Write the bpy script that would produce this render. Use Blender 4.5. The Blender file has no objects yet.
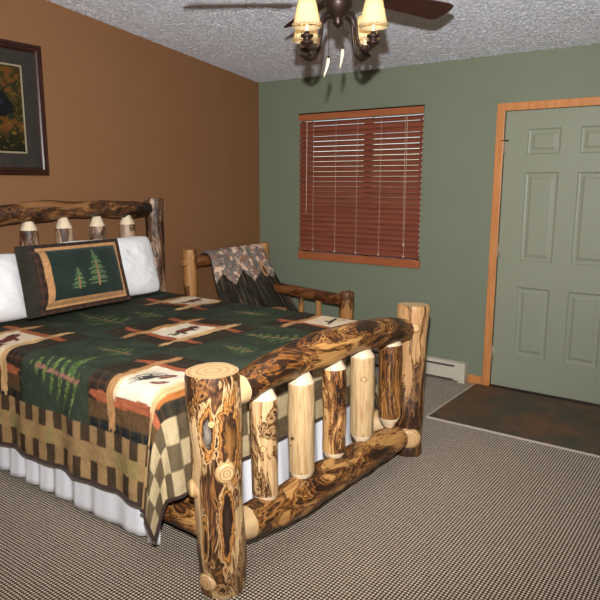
import bpy, bmesh, math, random
import numpy as np
from mathutils import Vector, Matrix, Euler, noise as mnoise
PI = math.pi
C = bpy.context.scene.collection
sc = bpy.context.scene

# ------------------------------------------------------------------ helpers
def lin(c):
    return tuple(((x/255)/12.92 if x/255 <= .04045 else ((x/255+.055)/1.055)**2.4) for x in c)
def lin_np(a):
    a = np.asarray(a, float)/255
    return np.where(a <= .04045, a/12.92, ((a+.055)/1.055)**2.4)

def obj(name, bm, mats, parent=None, loc=None, rot=None, smooth=True, mat_world=None):
    me = bpy.data.meshes.new(name)
    bm.normal_update()
    bm.to_mesh(me); bm.free()
    return link(name, me, mats, parent, loc, rot, smooth, mat_world)
def link(name, me, mats, parent=None, loc=None, rot=None, smooth=True, mat_world=None):
    if not isinstance(mats, (list, tuple)): mats = [mats]
    for m in mats: me.materials.append(m)
    if smooth:
        me.polygons.foreach_set('use_smooth', [True]*len(me.polygons))
    o = bpy.data.objects.new(name, me); C.objects.link(o)
    if parent: o.parent = parent
    if mat_world is not None: o.matrix_local = mat_world
    if loc is not None: o.location = loc
    if rot is not None: o.rotation_euler = rot
    return o
def tag(o, label, cat, group=None, kind=None):
    o['label'] = label; o['category'] = cat
    if group: o['group'] = group
    if kind: o['kind'] = kind
    return o
def thing(name, label, cat, loc=(0, 0, 0), rotz=0, group=None, kind=None):
    o = bpy.data.objects.new(name, None); C.objects.link(o)
    o.empty_display_size = .1
    o.location = loc; o.rotation_euler = (0, 0, rotz)
    return tag(o, label, cat, group, kind)
def struct(o, label, cat): return tag(o, label, cat, None, 'structure')

def add_box(bm, c, s, rot=None, bevel=0, mi=0, seg=2):
    t = bmesh.new()
    bmesh.ops.create_cube(t, size=1)
    bmesh.ops.scale(t, vec=s, verts=t.verts)
    if bevel: bmesh.ops.bevel(t, geom=t.edges[:], offset=bevel, segments=seg, affect='EDGES', profile=.6)
    M = Matrix.Translation(c)
    if rot is not None: M = M @ (rot.to_matrix().to_4x4() if isinstance(rot, Euler) else rot)
    bmesh.ops.transform(t, matrix=M, verts=t.verts)
    merge(bm, t, mi)
def merge(bm, t, mi=None):
    vm = {}
    for v in t.verts: vm[v] = bm.verts.new(v.co)
    for f in t.faces:
        try:
            nf = bm.faces.new([vm[v] for v in f.verts]); nf.smooth = f.smooth
            nf.material_index = f.material_index if mi is None else mi
        except ValueError: pass
    t.free()
def add_tube(bm, pts, r, n=8, mi=0, cap=True):
    pts = [Vector(p) for p in pts]
    rs = r if isinstance(r, (list, tuple)) else [r]*len(pts)
    rings = []; up = None
    for i, p in enumerate(pts):
        d = (pts[min(i+1, len(pts)-1)] - pts[max(i-1, 0)]).normalized()
        if up is None:
            up = d.orthogonal().normalized()
        else:
            up = (up - d*up.dot(d)).normalized()
        s = d.cross(up)
        rings.append([bm.verts.new(p + (up*math.cos(2*PI*k/n)+s*math.sin(2*PI*k/n))*rs[i]) for k in range(n)])
    for a, b in zip(rings, rings[1:]):
        for k in range(n):
            f = bm.faces.new([a[k], a[(k+1) % n], b[(k+1) % n], b[k]]); f.material_index = mi; f.smooth = True
    if cap:
        f = bm.faces.new(rings[0][::-1]); f.material_index = mi
        f = bm.faces.new(rings[-1]); f.material_index = mi
def add_lathe(bm, prof, c=(0, 0, 0), n=24, mi=0, M=None):
    c = Vector(c); rings = []
    for r, z in prof:
        if r < 1e-6: rings.append([bm.verts.new((0, 0, z))])
        else: rings.append([bm.verts.new((r*math.cos(2*PI*k/n), r*math.sin(2*PI*k/n), z)) for k in range(n)])
    allv = [v for r in rings for v in r]
    for a, b in zip(rings, rings[1:]):
        for k in range(n):
            if len(a) == 1 and len(b) == 1: continue
            if len(a) == 1: vs = [a[0], b[k], b[(k+1) % n]]
            elif len(b) == 1: vs = [a[k], a[(k+1) % n], b[0]]
            else: vs = [a[k], a[(k+1) % n], b[(k+1) % n], b[k]]
            f = bm.faces.new(vs[::-1]) if False else bm.faces.new(vs); f.material_index = mi; f.smooth = True
    for v in allv:
        v.co = (M @ v.co if M else v.co) + c
def smoothcurve(pts, n):
    pts = [Vector(p) for p in pts]; out = []
    P = [pts[0]*2-pts[1]] + pts + [pts[-1]*2-pts[-2]]
    for i in range(1, len(P)-2):
        for k in range(n):
            t = k/n; a, b, c, d = P[i-1], P[i], P[i+1], P[i+2]
            out.append(.5*((2*b)+(c-a)*t+(2*a-5*b+4*c-d)*t*t+(3*b-a-3*c+d)*t**3))
    out.append(pts[-1]); return out
def align(p0, p1, roll=0):
    d = (Vector(p1)-Vector(p0)).normalized()
    q = Vector((0, 0, 1)).rotation_difference(d)
    return Matrix.Translation(p0) @ q.to_matrix().to_4x4() @ Matrix.Rotation(roll, 4, 'Z')

# ------------------------------------------------------------------ materials
class NT:
    def __init__(s, name):
        s.m = bpy.data.materials.new(name); s.m.use_nodes = True
        s.t = s.m.node_tree; s.b = s.t.nodes['Principled BSDF']; s.out = s.t.nodes['Material Output']
    def n(s, typ, **kw):
        x = s.t.nodes.new(typ)
        for k, v in kw.items():
            if k.startswith('_'): x.inputs[k[1:].replace('_', ' ')].default_value = v
            else: setattr(x, k, v)
        return x
    def l(s, a, b): s.t.links.new(a, b)
    def coord(s, scale=(1, 1, 1), which='Object', rnd=False):
        tc = s.n('ShaderNodeTexCoord'); mp = s.n('ShaderNodeMapping'); mp.inputs['Scale'].default_value = scale
        s.l(tc.outputs[which], mp.inputs['Vector'])
        if rnd:
            oi = s.n('ShaderNodeObjectInfo'); mu = s.n('ShaderNodeMath', operation='MULTIPLY'); mu.inputs[1].default_value = 37.0
            s.l(oi.outputs['Random'], mu.inputs[0]); cx = s.n('ShaderNodeCombineXYZ')
            for i in range(3): s.l(mu.outputs[0], cx.inputs[i])
            s.l(cx.outputs[0], mp.inputs['Location'])
        return mp.outputs['Vector']
    def noise(s, vec, scale=5, detail=3, rough=.5, dist=0):
        x = s.n('ShaderNodeTexNoise'); x.inputs['Scale'].default_value = scale; x.inputs['Detail'].default_value = detail
        x.inputs['Roughness'].default_value = rough; x.inputs['Distortion'].default_value = dist
        if vec is not None: s.l(vec, x.inputs['Vector'])
        return x.outputs['Fac']
    def ramp(s, fac, stops, interp='LINEAR'):
        x = s.n('ShaderNodeValToRGB'); cr = x.color_ramp; cr.interpolation = interp
        while len(cr.elements) < len(stops): cr.elements.new(.5)
        for e, (p, c) in zip(cr.elements, stops): e.position = p; e.color = (*c[:3], 1)
        s.l(fac, x.inputs['Fac']); return x.outputs['Color']
    def mix(s, fac, a, b, mode='MIX'):
        x = s.n('ShaderNodeMix', data_type='RGBA', blend_type=mode)
        for v, i in ((fac, 0), (a, 6), (b, 7)):
            if isinstance(v, (int, float)): x.inputs[i].default_value = v
            elif isinstance(v, tuple): x.inputs[i].default_value = (*v[:3], 1)
            else: s.l(v, x.inputs[i])
        return x.outputs[2]
    def math(s, op, a, b=None):
        x = s.n('ShaderNodeMath', operation=op)
        for v, i in ((a, 0), (b, 1)):
            if v is None: continue
            if isinstance(v, (int, float)): x.inputs[i].default_value = v
            else: s.l(v, x.inputs[i])
        return x.outputs[0]
    def base(s, c):
        if isinstance(c, tuple): s.b.inputs['Base Color'].default_value = (*c[:3], 1)
        else: s.l(c, s.b.inputs['Base Color'])
    def bump(s, h, strength=.3, dist=.01):
        x = s.n('ShaderNodeBump'); x.inputs['Strength'].default_value = strength; x.inputs['Distance'].default_value = dist
        s.l(h, x.inputs['Height']); s.l(x.outputs['Normal'], s.b.inputs['Normal'])
    def set(s, rough=.5, spec=.5, metal=0, **kw):
        s.b.inputs['Roughness'].default_value = rough; s.b.inputs['Metallic'].default_value = metal
        s.b.inputs['Specular IOR Level'].default_value = spec
        for k, v in kw.items(): s.b.inputs[k.replace('_', ' ')].default_value = v
        return s.m

def paint(name, c, var=.06, rough=.6, spec=.3, bscale=90, bstr=.12):
    t = NT(name); v = t.coord()
    n = t.noise(v, 3, 4)
    t.base(t.mix(n, tuple(x*(1-var) for x in c), tuple(x*(1+var) for x in c)))
    t.bump(t.noise(v, bscale, 2), bstr, .004)
    return t.set(rough, spec)
def plain(name, c, rough=.5, spec=.5, metal=0, var=.08, scale=30):
    t = NT(name); n = t.noise(t.coord(), scale, 3)
    t.base(t.mix(n, tuple(x*(1-var) for x in c), tuple(min(1, x*(1+var)) for x in c)))
    return t.set(rough, spec, metal)

def log_mat(name, light, honey, dark, black, amount, scars=(), rough=.45, s=1.0):
    """peeled log: pale sapwood, honey streaks, ring contours round dark knot patches"""
    t = NT(name)
    v = t.coord((1, 1, .28), rnd=True)
    grain = t.noise(t.coord((14, 14, .9), rnd=True), 5, 4, .6, .6)
    b = t.ramp(grain, [(.28, honey), (.5, light), (.62, tuple(x*1.08 for x in light)), (.8, honey)])
    n0 = t.noise(v, 7.5*s, 4.5, .6, 1.7)
    big = t.noise(t.coord((1, 1, .55), rnd=True), 3.6*s, 1, .5)
    n = t.math('ADD', n0, t.math('MULTIPLY', t.math('SUBTRACT', big, .5), .55))
    a = amount
    rim = tuple(x*.55 for x in honey)
    conts = t.ramp(n, [(0, rim), (a+.010, rim), (a+.018, black), (a+.034, tuple(x*.8 for x in honey)),
                       (a+.050, tuple(x*.75 for x in light)), (a+.062, rim), (a+.075, black), (a+.105, dark), (a+.130, tuple(x*.8 for x in honey)), (a+.155, black), (a+.23, tuple(x*.4 for x in dark))])
    mask = t.ramp(n, [(a-.004, (0, 0, 0)), (a+.004, (1, 1, 1))])
    fac = mask
    col = t.mix(fac, b, conts)
    # thin dark streaks along the grain
    st = t.noise(t.coord((40, 40, 1.6), rnd=True), 2.2, 4, .6, .3)
    col = t.mix(t.ramp(st, [(.60, (0, 0, 0)), (.70, (.85, .85, .85))]), col, dark)
    for (fx, lx, sx, sz, rx, rz, tone) in scars:
        tc = t.n('ShaderNodeTexCoord'); wn = t.noise(t.coord((1, 1, .4)), 22, 4, .6, 1.2)
        def dot(vec, c0):
            x = t.n('ShaderNodeVectorMath', operation='DOT_PRODUCT'); t.l(tc.outputs['Object'], x.inputs[0]); x.inputs[1].default_value = vec
            return t.math('SUBTRACT', x.outputs['Value'], c0)
        dx = t.math('DIVIDE', dot(lx, sx), rx); dz = t.math('DIVIDE', dot((0, 0, 1), sz), rz)
        f = t.math('ADD', t.math('SQRT', t.math('ADD', t.math('MULTIPLY', dx, dx), t.math('MULTIPLY', dz, dz))), t.math('MULTIPLY', t.math('SUBTRACT', wn, .5), 1.5))
        c2 = t.ramp(f, [(0, tone), (.30, tuple(x*.5 for x in tone)), (.42, black), (.52, dark), (.60, honey), (.68, (.52, .22, .045)), (.76, black), (.82, honey), (.92, light), (1, honey)])
        msk = t.math('MULTIPLY', t.ramp(f, [(.96, (1, 1, 1)), (.99, (0, 0, 0))]), t.math('GREATER_THAN', dot(fx, 0), 0))
        col = t.mix(msk, col, c2)
        n = t.math('ADD', n, t.math('MULTIPLY', t.math('MULTIPLY', msk, t.ramp(f, [(.3, (0, 0, 0)), (.8, (1, 1, 1))])), .5))
    t.base(col)
    t.bump(t.math('ADD', n, t.math('MULTIPLY', st, .3)), .5, .02)
    return t.set(rough, .4, Coat_Weight=.08, Coat_Roughness=.25)
def ring_mat(name, a, b, scale=60, off=0.0):
    t = NT(name); v = t.coord()
    w = t.n('ShaderNodeTexWave', wave_type='RINGS', rings_direction='Z'); t.l(v, w.inputs['Vector'])
    w.inputs['Scale'].default_value = scale; w.inputs['Distortion'].default_value = 1.5; w.inputs['Detail Scale'].default_value = 3
    n = t.noise(v, 25, 3)
    t.base(t.mix(n, t.ramp(w.outputs['Fac'], [(.15, b), (.6, a)]), tuple(x*.9 for x in a)))
    return t.set(.4, .4)
def wood_mat(name, a, b, sc_=(3, 3, 40), rough=.4, spec=.4):
    t = NT(name)
    n = t.noise(t.coord(sc_, rnd=True), 1.6, 4, .6, .8)
    t.base(t.ramp(n, [(.3, a), (.7, b)])); t.bump(n, .08, .005)
    return t.set(rough, spec)
def cloth(name, c=None, attr=None, rough=.9, bs=350, bstr=.25, big=0, sheen=.1):
    t = NT(name)
    if attr:
        a = t.n('ShaderNodeAttribute', attribute_name=attr); t.base(a.outputs['Color'])
    else:
        n = t.noise(t.coord(), 8, 3); t.base(t.mix(n, tuple(x*.95 for x in c), c))
    h = t.noise(t.coord(), bs, 2)
    if big:
        g = t.noise(t.coord(), big, 2, .5, 1.5)
        h = t.math('ADD', t.math('MULTIPLY', h, .25), g)
    t.bump(h, bstr, .006)
    return t.set(rough, .15, Sheen_Weight=sheen)

M = {}
M['green_wall'] = paint('green wall paint', (.180, .205, .140))
M['brown_wall'] = paint('brown wall paint', (.215, .102, .044), rough=.55)
M['plain_wall'] = paint('tan wall paint', (.35, .27, .18))
M['door_green'] = paint('door paint', (.255, .270, .195), .03, .45, .35, 160, .05)
M['orange_wood'] = wood_mat('casing wood', (.46, .17, .050), (.62, .26, .090), (30, 30, 2.2))
M['blind_wood'] = wood_mat('blind wood', (.175, .048, .025), (.285, .082, .045), (2.0, 40, 40), .35, .5)
M['valance_wood'] = wood_mat('valance wood', (.30, .085, .030), (.40, .13, .05), (2.0, 40, 40))
M['string'] = plain('blind string', (.55, .40, .30), .8)
M['white_trim'] = plain('vinyl window frame', (.75, .74, .70), .4)
M['heater'] = plain('heater enamel', (.56, .50, .40), .35)
M['heater_dark'] = plain('heater slot', (.05, .045, .04), .6)
M['hinge'] = plain('painted hinge', (.34, .28, .20), .5)
M['chrome'] = plain('hinge metal', (.5, .48, .43), .3, .5, .9)
M['bronze'] = plain('dark bronze', (.030, .016, .012), .42, .5, .6)
M['blade'] = wood_mat('fan blade wood', (.030, .009, .006), (.055, .015, .008), (3, 30, 30), .45, .25)
M['tusk'] = plain('ivory pull', (.70, .58, .38), .4)
M['white_cotton'] = cloth('white cotton', (.80, .80, .80), bs=500, bstr=.12, big=9)
M['skirt'] = cloth('white skirt cotton', (.83, .83, .87), bs=400, bstr=.08)
M['ticking'] = cloth('mattress ticking', (.6, .58, .52))
M['quilt'] = cloth('quilt patchwork', attr='Col', bs=260, bstr=.55, big=26, sheen=0)
M['sham'] = cloth('sham patchwork', attr='Col', bs=300, bstr=.35, big=18)
M['throw'] = cloth('throw pile', attr='Col', bs=300, bstr=.5, sheen=.0)
M['piping'] = cloth('dark piping', (.045, .026, .020))
M['picture_art'] = NT('printed art'); a_ = M['picture_art']
_at = a_.n('ShaderNodeAttribute', attribute_name='Col'); a_.base(_at.outputs['Color']); M['picture_art'] = a_.set(.35, .4)
M['frame_wood'] = wood_mat('dark frame wood', (.018, .006, .004), (.045, .014, .008), (20, 20, 3), .3)
M['mat_board'] = NT('mat board'); t = M['mat_board']
t.base(t.ramp(t.noise(t.coord(), 22, 5, .65, 1), [(.35, (.009, .008, .006)), (.55, (.020, .015, .010)), (.72, (.036, .022, .012))])); M['mat_board'] = t.set(.7)
M['liner'] = plain('pale mat bevel', (.25, .21, .13), .6)

L1, L2 = (.60, .40, .20), (.40, .175, .050)
DK, BK = (.12, .048, .018), (.016, .009, .006)
M['log_post'] = log_mat('log post', L1, L2, DK, BK, .515)
M['log_postb'] = log_mat('log post honey', (.48, .27, .115), (.30, .125, .038), DK, BK, .475)
M['log_gnarly'] = log_mat('log gnarly', (.52, .27, .085), (.36, .13, .024), (.09, .032, .010), BK, .440)
M['log_pale'] = log_mat('log pale', (.56, .38, .19), (.36, .18, .065), (.20, .095, .035), (.05, .025, .012), .66)
M['log_spotted'] = log_mat('log spotted', (.62, .35, .13), (.42, .15, .032), (.08, .030, .011), BK, .43, s=2.2)
M['log_head'] = log_mat('log headboard', (.27, .125, .045), (.17, .066, .020), (.050, .020, .009), (.012, .007, .005), .42)
M['log_headpost'] = log_mat('log headboard post', (.40, .27, .18), (.22, .10, .040), (.07, .028, .013), (.016, .009, .006), .47, s=1.3)
M['log_chair'] = log_mat('log chair', (.42, .20, .062), (.28, .105, .026), (.10, .036, .012), (.04, .016, .008), .56)
M['log_chair_dark'] = log_mat('log chair dark', (.22, .080, .026), (.13, .040, .012), (.06, .018, .007), (.03, .010, .006), .56)
M['end_grain'] = ring_mat('log end grain', (.74, .50, .25), (.40, .19, .065), 11)
M['tenon'] = plain('peeled tenon', (.76, .60, .40), .5, .4, 0, .1, 40)
M['tenon_rail'] = plain('peeled rail end', (.60, .40, .20), .5, .4, 0, .25, 25)
M['tenon_head'] = plain('peeled tenon pale', (.72, .58, .40), .5, .4, 0, .12, 40)
M['knot'] = ring_mat('knot rings', (.70, .44, .20), (.20, .075, .022), 24)

# carpet: beige loop with rows of dark woven dashes
def carpet():
    t = NT('woven carpet'); tc = t.n('ShaderNodeTexCoord'); sp = t.n('ShaderNodeSeparateXYZ')
    wob = t.n('ShaderNodeTexNoise'); wob.inputs['Scale'].default_value = 90; wob.inputs['Detail'].default_value = 2
    t.l(tc.outputs['Object'], wob.inputs['Vector'])
    va = t.n('ShaderNodeVectorMath', operation='MULTIPLY_ADD'); va.inputs[1].default_value = (.004, .004, 0)
    t.l(wob.outputs['Color'], va.inputs[0]); t.l(tc.outputs['Object'], va.inputs[2]); t.l(va.outputs[0], sp.inputs[0])
    P = .0148
    def wave(o):
        f = t.math('SINE', t.math('MULTIPLY', o, 2*PI/P)); return t.math('MULTIPLY_ADD', f, .5) if False else t.math('ADD', t.math('MULTIPLY', f, .5), .5)
    wx, wy = wave(sp.outputs[0]), wave(sp.outputs[1])
    m = t.math('ADD', wx, wy)
    mx = t.n('ShaderNodeMapRange'); mx.inputs[1].default_value = .70; mx.inputs[2].default_value = .98; t.l(m, mx.inputs[0])
    nz = t.noise(tc.outputs['Object'], 220, 2)
    lightc = t.mix(nz, (.62, .50, .37), (.90, .76, .575))
    darkc = t.mix(nz, (.020, .014, .010), (.058, .042, .030))
    t.base(t.mix(mx.outputs[0], lightc, darkc))
    t.bump(t.math('ADD', t.math('MULTIPLY', m, -.5), nz), .5, .006)
    return t.set(.95, .1, Sheen_Weight=.1)
M['carpet'] = carpet()
def slate():
    t = NT('slate tile'); tc = t.n('ShaderNodeTexCoord'); mp = t.n('ShaderNodeMapping')
    S = .39
    mp.inputs['Rotation'].default_value = (0, 0, PI/4); mp.inputs['Location'].default_value = (.26, .5, 0)
    mp.inputs['Scale'].default_value = (1/S, 1/S, 1/S)
    t.l(tc.outputs['Object'], mp.inputs[0]); sp = t.n('ShaderNodeSeparateXYZ'); t.l(mp.outputs[0], sp.inputs[0])
    fx, fy = t.math('FLOOR', sp.outputs[0]), t.math('FLOOR', sp.outputs[1])
    cx = t.n('ShaderNodeCombineXYZ'); t.l(fx, cx.inputs[0]); t.l(fy, cx.inputs[1])
    wn = t.n('ShaderNodeTexWhiteNoise'); t.l(cx.outputs[0], wn.inputs['Vector'])
    tone = t.ramp(wn.outputs['Value'], [(.0, (.060, .030, .016)), (.35, (.030, .028, .020)), (.6, (.080, .034, .015)), (.85, (.045, .032, .022)), (1, (.026, .028, .022))])
    n = t.noise(tc.outputs['Object'], 7, 5, .62, .8)
    stain = t.ramp(n, [(.35, (.020, .022, .017)), (.5, (.045, .032, .020)), (.68, (.115, .045, .018))])
    col = t.mix(1.0, t.mix(.5, tone, stain), (1.9, 1.9, 1.8), 'MULTIPLY')
    def edge(o):
        f = t.math('FRACT', o); return t.math('MINIMUM', f, t.math('SUBTRACT', 1.0, f))
    e = t.math('MINIMUM', edge(sp.outputs[0]), edge(sp.outputs[1]))
    g = t.n('ShaderNodeMapRange'); g.inputs[1].default_value = .008; g.inputs[2].default_value = .016; g.inputs[3].default_value = 1; g.inputs[4].default_value = 0
    t.l(e, g.inputs[0])
    t.base(t.mix(g.outputs[0], col, (.085, .062, .045)))
    t.bump(t.math('SUBTRACT', n, g.outputs[0]), .25, .01)
    return t.set(.5, .4)
M['slate'] = slate()
def popcorn():
    t = NT('popcorn ceiling'); v = t.coord()
    n = t.noise(v, 75, 3, .7); n2 = t.noise(v, 160, 2, .7)
    h = t.math('ADD', n, t.math('MULTIPLY', n2, .6))
    t.base(t.ramp(n, [(.30, (.62, .64, .70)), (.5, (.82, .84, .91)), (.68, (.90, .91, .97))]))
    t.bump(h, .35, .01)
    return t.set(.9, .1)
M['popcorn'] = popcorn()
def shade_mat():
    t = NT('lamp shade paper')
    d = t.n('ShaderNodeBsdfDiffuse'); tr = t.n('ShaderNodeBsdfTranslucent'); mx = t.n('ShaderNodeMixShader'); mx.inputs[0].default_value = .6
    n = t.noise(t.coord(), 30, 2)
    c = t.mix(n, (.86, .72, .44), (.94, .82, .56))
    t.l(c, d.inputs[0]); t.l(c, tr.inputs[0]); t.l(d.outputs[0], mx.inputs[1]); t.l(tr.outputs[0], mx.inputs[2])
    t.l(mx.outputs[0], t.out.inputs['Surface']); return t.m
M['shade'] = shade_mat()
def emit(name, c, s):
    t = NT(name); t.base(c); t.b.inputs['Emission Color'].default_value = (*c, 1); t.b.inputs['Emission Strength'].default_value = s
    return t.m
M['bulb'] = emit('lit bulb', (1, .82, .5), 9)
def glass_mat():
    t = NT('window glass'); g = t.n('ShaderNodeBsdfGlass'); g.inputs['IOR'].default_value = 1.02; g.inputs['Roughness'].default_value = 0
    n = t.noise(t.coord(), 4, 2); t.l(t.mix(n, (.96, .98, .97), (.98, .99, .98)), g.inputs[0])
    t.l(g.outputs[0], t.out.inputs['Surface']); return t.m
M['glass'] = glass_mat()
M['grass'] = plain('outdoor ground', (.12, .14, .05), .9, .1)
M['exterior'] = plain('outer wall siding', (.3, .25, .2), .8)

# ------------------------------------------------------------------ numpy value noise for painted cloth
def vnoise(x, y, seed=0):
    x = np.asarray(x, float); y = np.asarray(y, float)
    xi = np.floor(x).astype(np.int64); yi = np.floor(y).astype(np.int64); fx = x-xi; fy = y-yi
    fx = fx*fx*(3-2*fx); fy = fy*fy*(3-2*fy)
    def h(a, b):
        n = (a*374761393 + b*668265263 + seed*974711) & 0x7fffffff
        n = ((n ^ (n >> 13))*1274126177) & 0x7fffffff
        n = n ^ (n >> 16)
        return (n % 10007)/10007.0
    return (h(xi, yi)*(1-fx)+h(xi+1, yi)*fx)*(1-fy)+(h(xi, yi+1)*(1-fx)+h(xi+1, yi+1)*fx)*fy
def fbm(x, y, seed=0, o=3):
    s = 0; a = .5; t = 0
    for i in range(o):
        s = s + a*vnoise(x*2**i, y*2**i, seed+i); t += a; a *= .5
    return s/t
def put(col, mask, c):
    c = np.asarray(c, float)
    m = np.clip(mask.astype(float), 0, 1)[:, None]
    col[:] = col*(1-m) + (c if c.ndim == 2 else c[None, :])*m
def set_col(me, srgb):
    a = me.color_attributes.new('Col', 'FLOAT_COLOR', 'POINT')
    L = lin_np(np.clip(srgb, 0, 255)); buf = np.ones((len(L), 4), np.float32); buf[:, :3] = L
    a.data.foreach_set('color', buf.ravel())
def grid_mesh(name, P, nu, nv):
    """P: (nu*nv,3) in row-major [i*nv+j]"""
    me = bpy.data.meshes.new(name)
    i, j = np.meshgrid(np.arange(nu-1), np.arange(nv-1), indexing='ij')
    a = (i*nv+j).ravel(); f = np.stack([a, a+nv, a+nv+1, a+1], 1)
    me.vertices.add(len(P)); me.vertices.foreach_set('co', np.asarray(P, np.float32).ravel())
    n = len(f); me.loops.add(4*n); me.loops.foreach_set('vertex_index', f.astype(np.int32).ravel())
    me.polygons.add(n); me.polygons.foreach_set('loop_start', np.arange(0, 4*n, 4, dtype=np.int32))
    try: me.polygons.foreach_set('loop_total', np.full(n, 4, np.int32))
    except Exception: pass
    me.update(calc_edges=True); me.validate(); return me

# ------------------------------------------------------------------ logs
def log(name, p0, p1, prof, mats, parent, seed=0, roll=0, n=28, lump=.06, cham0=None, cham1=None, ends=(True, True), step=.02):
    """A peeled log from p0 to p1 (in the parent's frame). prof = [(t 0..1, radius, ox, oy)].
    cham0/1 = (length, tip radius): hand-cut pale tenon cone at that end. mats = [bark, end grain, tenon]"""
    p0, p1 = Vector(p0), Vector(p1); Ln = (p1-p0).length
    prof = [(q+(0, 0))[:4] if len(q) == 2 else q for q in prof]
    ts = [q[0] for q in prof]
    def ev(t, k): return float(np.interp(t, ts, [q[k] for q in prof]))
    def sm(t, k):
        return sum(ev(min(1, max(0, t+d)), k) for d in (-.05, -.025, 0, .025, .05))/5
    zs = list(np.linspace(0, Ln, max(6, int(Ln/step))))
    marks = {}
    if cham0: zs = [0, cham0[0]*.5] + [z for z in zs if z > cham0[0]+.004]; zs.insert(2, cham0[0])
    if cham1: zs = [z for z in zs if z < Ln-cham1[0]-.004] + [Ln-cham1[0], Ln-cham1[0]*.5, Ln]
    bm = bmesh.new(); rings = []; mids = []
    for z in zs:
        t = z/Ln; r = sm(t, 1); ox, oy = sm(t, 2), sm(t, 3); mi = 0; k_ = 1.0; facet = 0
        if cham0 and z < cham0[0]-1e-6: k_ = (cham0[1] + (r-cham0[1])*(z/cham0[0]))/r; facet = 1
        if cham1 and z > Ln-cham1[0]+1e-6: k_ = (cham1[1] + (r-cham1[1])*((Ln-z)/cham1[0]))/r; facet = 1
        # soft rounding of the sawn ends
        if not cham0 and ends[0]: k_ *= 1 - .04*max(0, 1-z/.008)**2
        if not cham1 and ends[1]: k_ *= 1 - .04*max(0, 1-(Ln-z)/.008)**2
        ring = []
        for k in range(n):
            a = 2*PI*k/n; cs, sn = math.cos(a), math.sin(a)
            d = mnoise.noise(Vector((cs*1.1+seed*7.3, sn*1.1-seed*3.1, z*5.0)))*lump*1.3 + mnoise.noise(Vector((cs*2.4+seed*2.7, sn*2.4, z*11+seed)))*lump*.6
            if facet:
                ph_ = (a+seed*1.3) % (2*PI/6) - PI/6
                d = mnoise.noise(Vector((cs*1.6+seed, sn*1.6, seed)))*.10 + (math.cos(PI/6)/math.cos(ph_)-.95)*1.1*(1-k_)/.6
            rr = r*k_*(1+d)
            ring.append(bm.verts.new((ox+rr*cs, oy+rr*sn, z)))
        rings.append(ring)
    for i in range(len(rings)-1):
        zm = (zs[i]+zs[i+1])/2
        mi = 2 if (cham0 and zm < cham0[0]) or (cham1 and zm > Ln-cham1[0]) else 0
        for k in range(n):
            f = bm.faces.new([rings[i][k], rings[i][(k+1) % n], rings[i+1][(k+1) % n], rings[i+1][k]])
            f.material_index = mi
    for ring, zz, flip in ((rings[0], zs[0], True), (rings[-1], zs[-1], False)):
        c = bm.verts.new(sum((v.co for v in ring), Vector())/n)
        for k in range(n):
            vs = [ring[k], ring[(k+1) % n], c]
            f = bm.faces.new(vs[::-1] if flip else vs); f.material_index = 1
            bm.edges.get((ring[k], ring[(k+1) % n])).smooth = False
    bmesh.ops.recalc_face_normals(bm, faces=bm.faces)
    ml = align(p0, p1, roll)
    o = obj(name, bm, mats, parent, mat_world=ml); MLOC[o.name] = ml
    return o
MLOC = {}
def knot(parent, lp, ln, r, h=.018, name='knot'):
    """sawn branch knot: low tapered disc with ring grain, on a log (log-local coordinates)"""
    bm = bmesh.new()
    pr = [(r*1.45, -.012), (r*1.32, h*.25), (r*1.12, h*.7), (r*.96, h), (r*.7, h*1.02), (r*.35, h*.98), (0, h)]
    add_lathe(bm, pr, n=20)
    for v in bm.verts:
        v.co.x *= 1 + .12*mnoise.noise(v.co*30+Vector((r*90, 0, 0))); v.co.y *= 1.18
    bmesh.ops.recalc_face_normals(bm, faces=bm.faces)
    return obj(name, bm, M['knot'], parent, mat_world=align(lp, Vector(lp)+Vector(ln)))

# ------------------------------------------------------------------ room shell
H0, SL = 2.4365, .1163
XR, YF = 5.3, -6.3
def ceil_z(y): return H0 - SL*y
# floor and entry tile
bm = bmesh.new(); add_box(bm, (XR/2, YF/2, -.06), (XR+.3, -YF+.3, .12))
struct(obj('floor', bm, M['carpet'], smooth=False), 'beige woven carpet floor with rows of small dark dashes', 'floor')
bm = bmesh.new(); add_box(bm, ((2.18+3.75)/2, -.45, .003), (3.75-2.18, .90, .008))
struct(obj('floor_entry', bm, M['slate'], smooth=False), 'dark slate tile entry patch laid diagonally in front of green door', 'floor')
bm = bmesh.new(); add_box(bm, ((2.18+3.75)/2, -.905, .005), (3.75-2.17, .012, .012), bevel=.003); add_box(bm, (2.175, -.45, .005), (.009, .9, .011), bevel=.002)
struct(obj('trim_1', bm, plain('edge strip', (.50, .44, .36), .4), smooth=False), 'thin pale metal edge strip between slate and carpet', 'trim')
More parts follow.
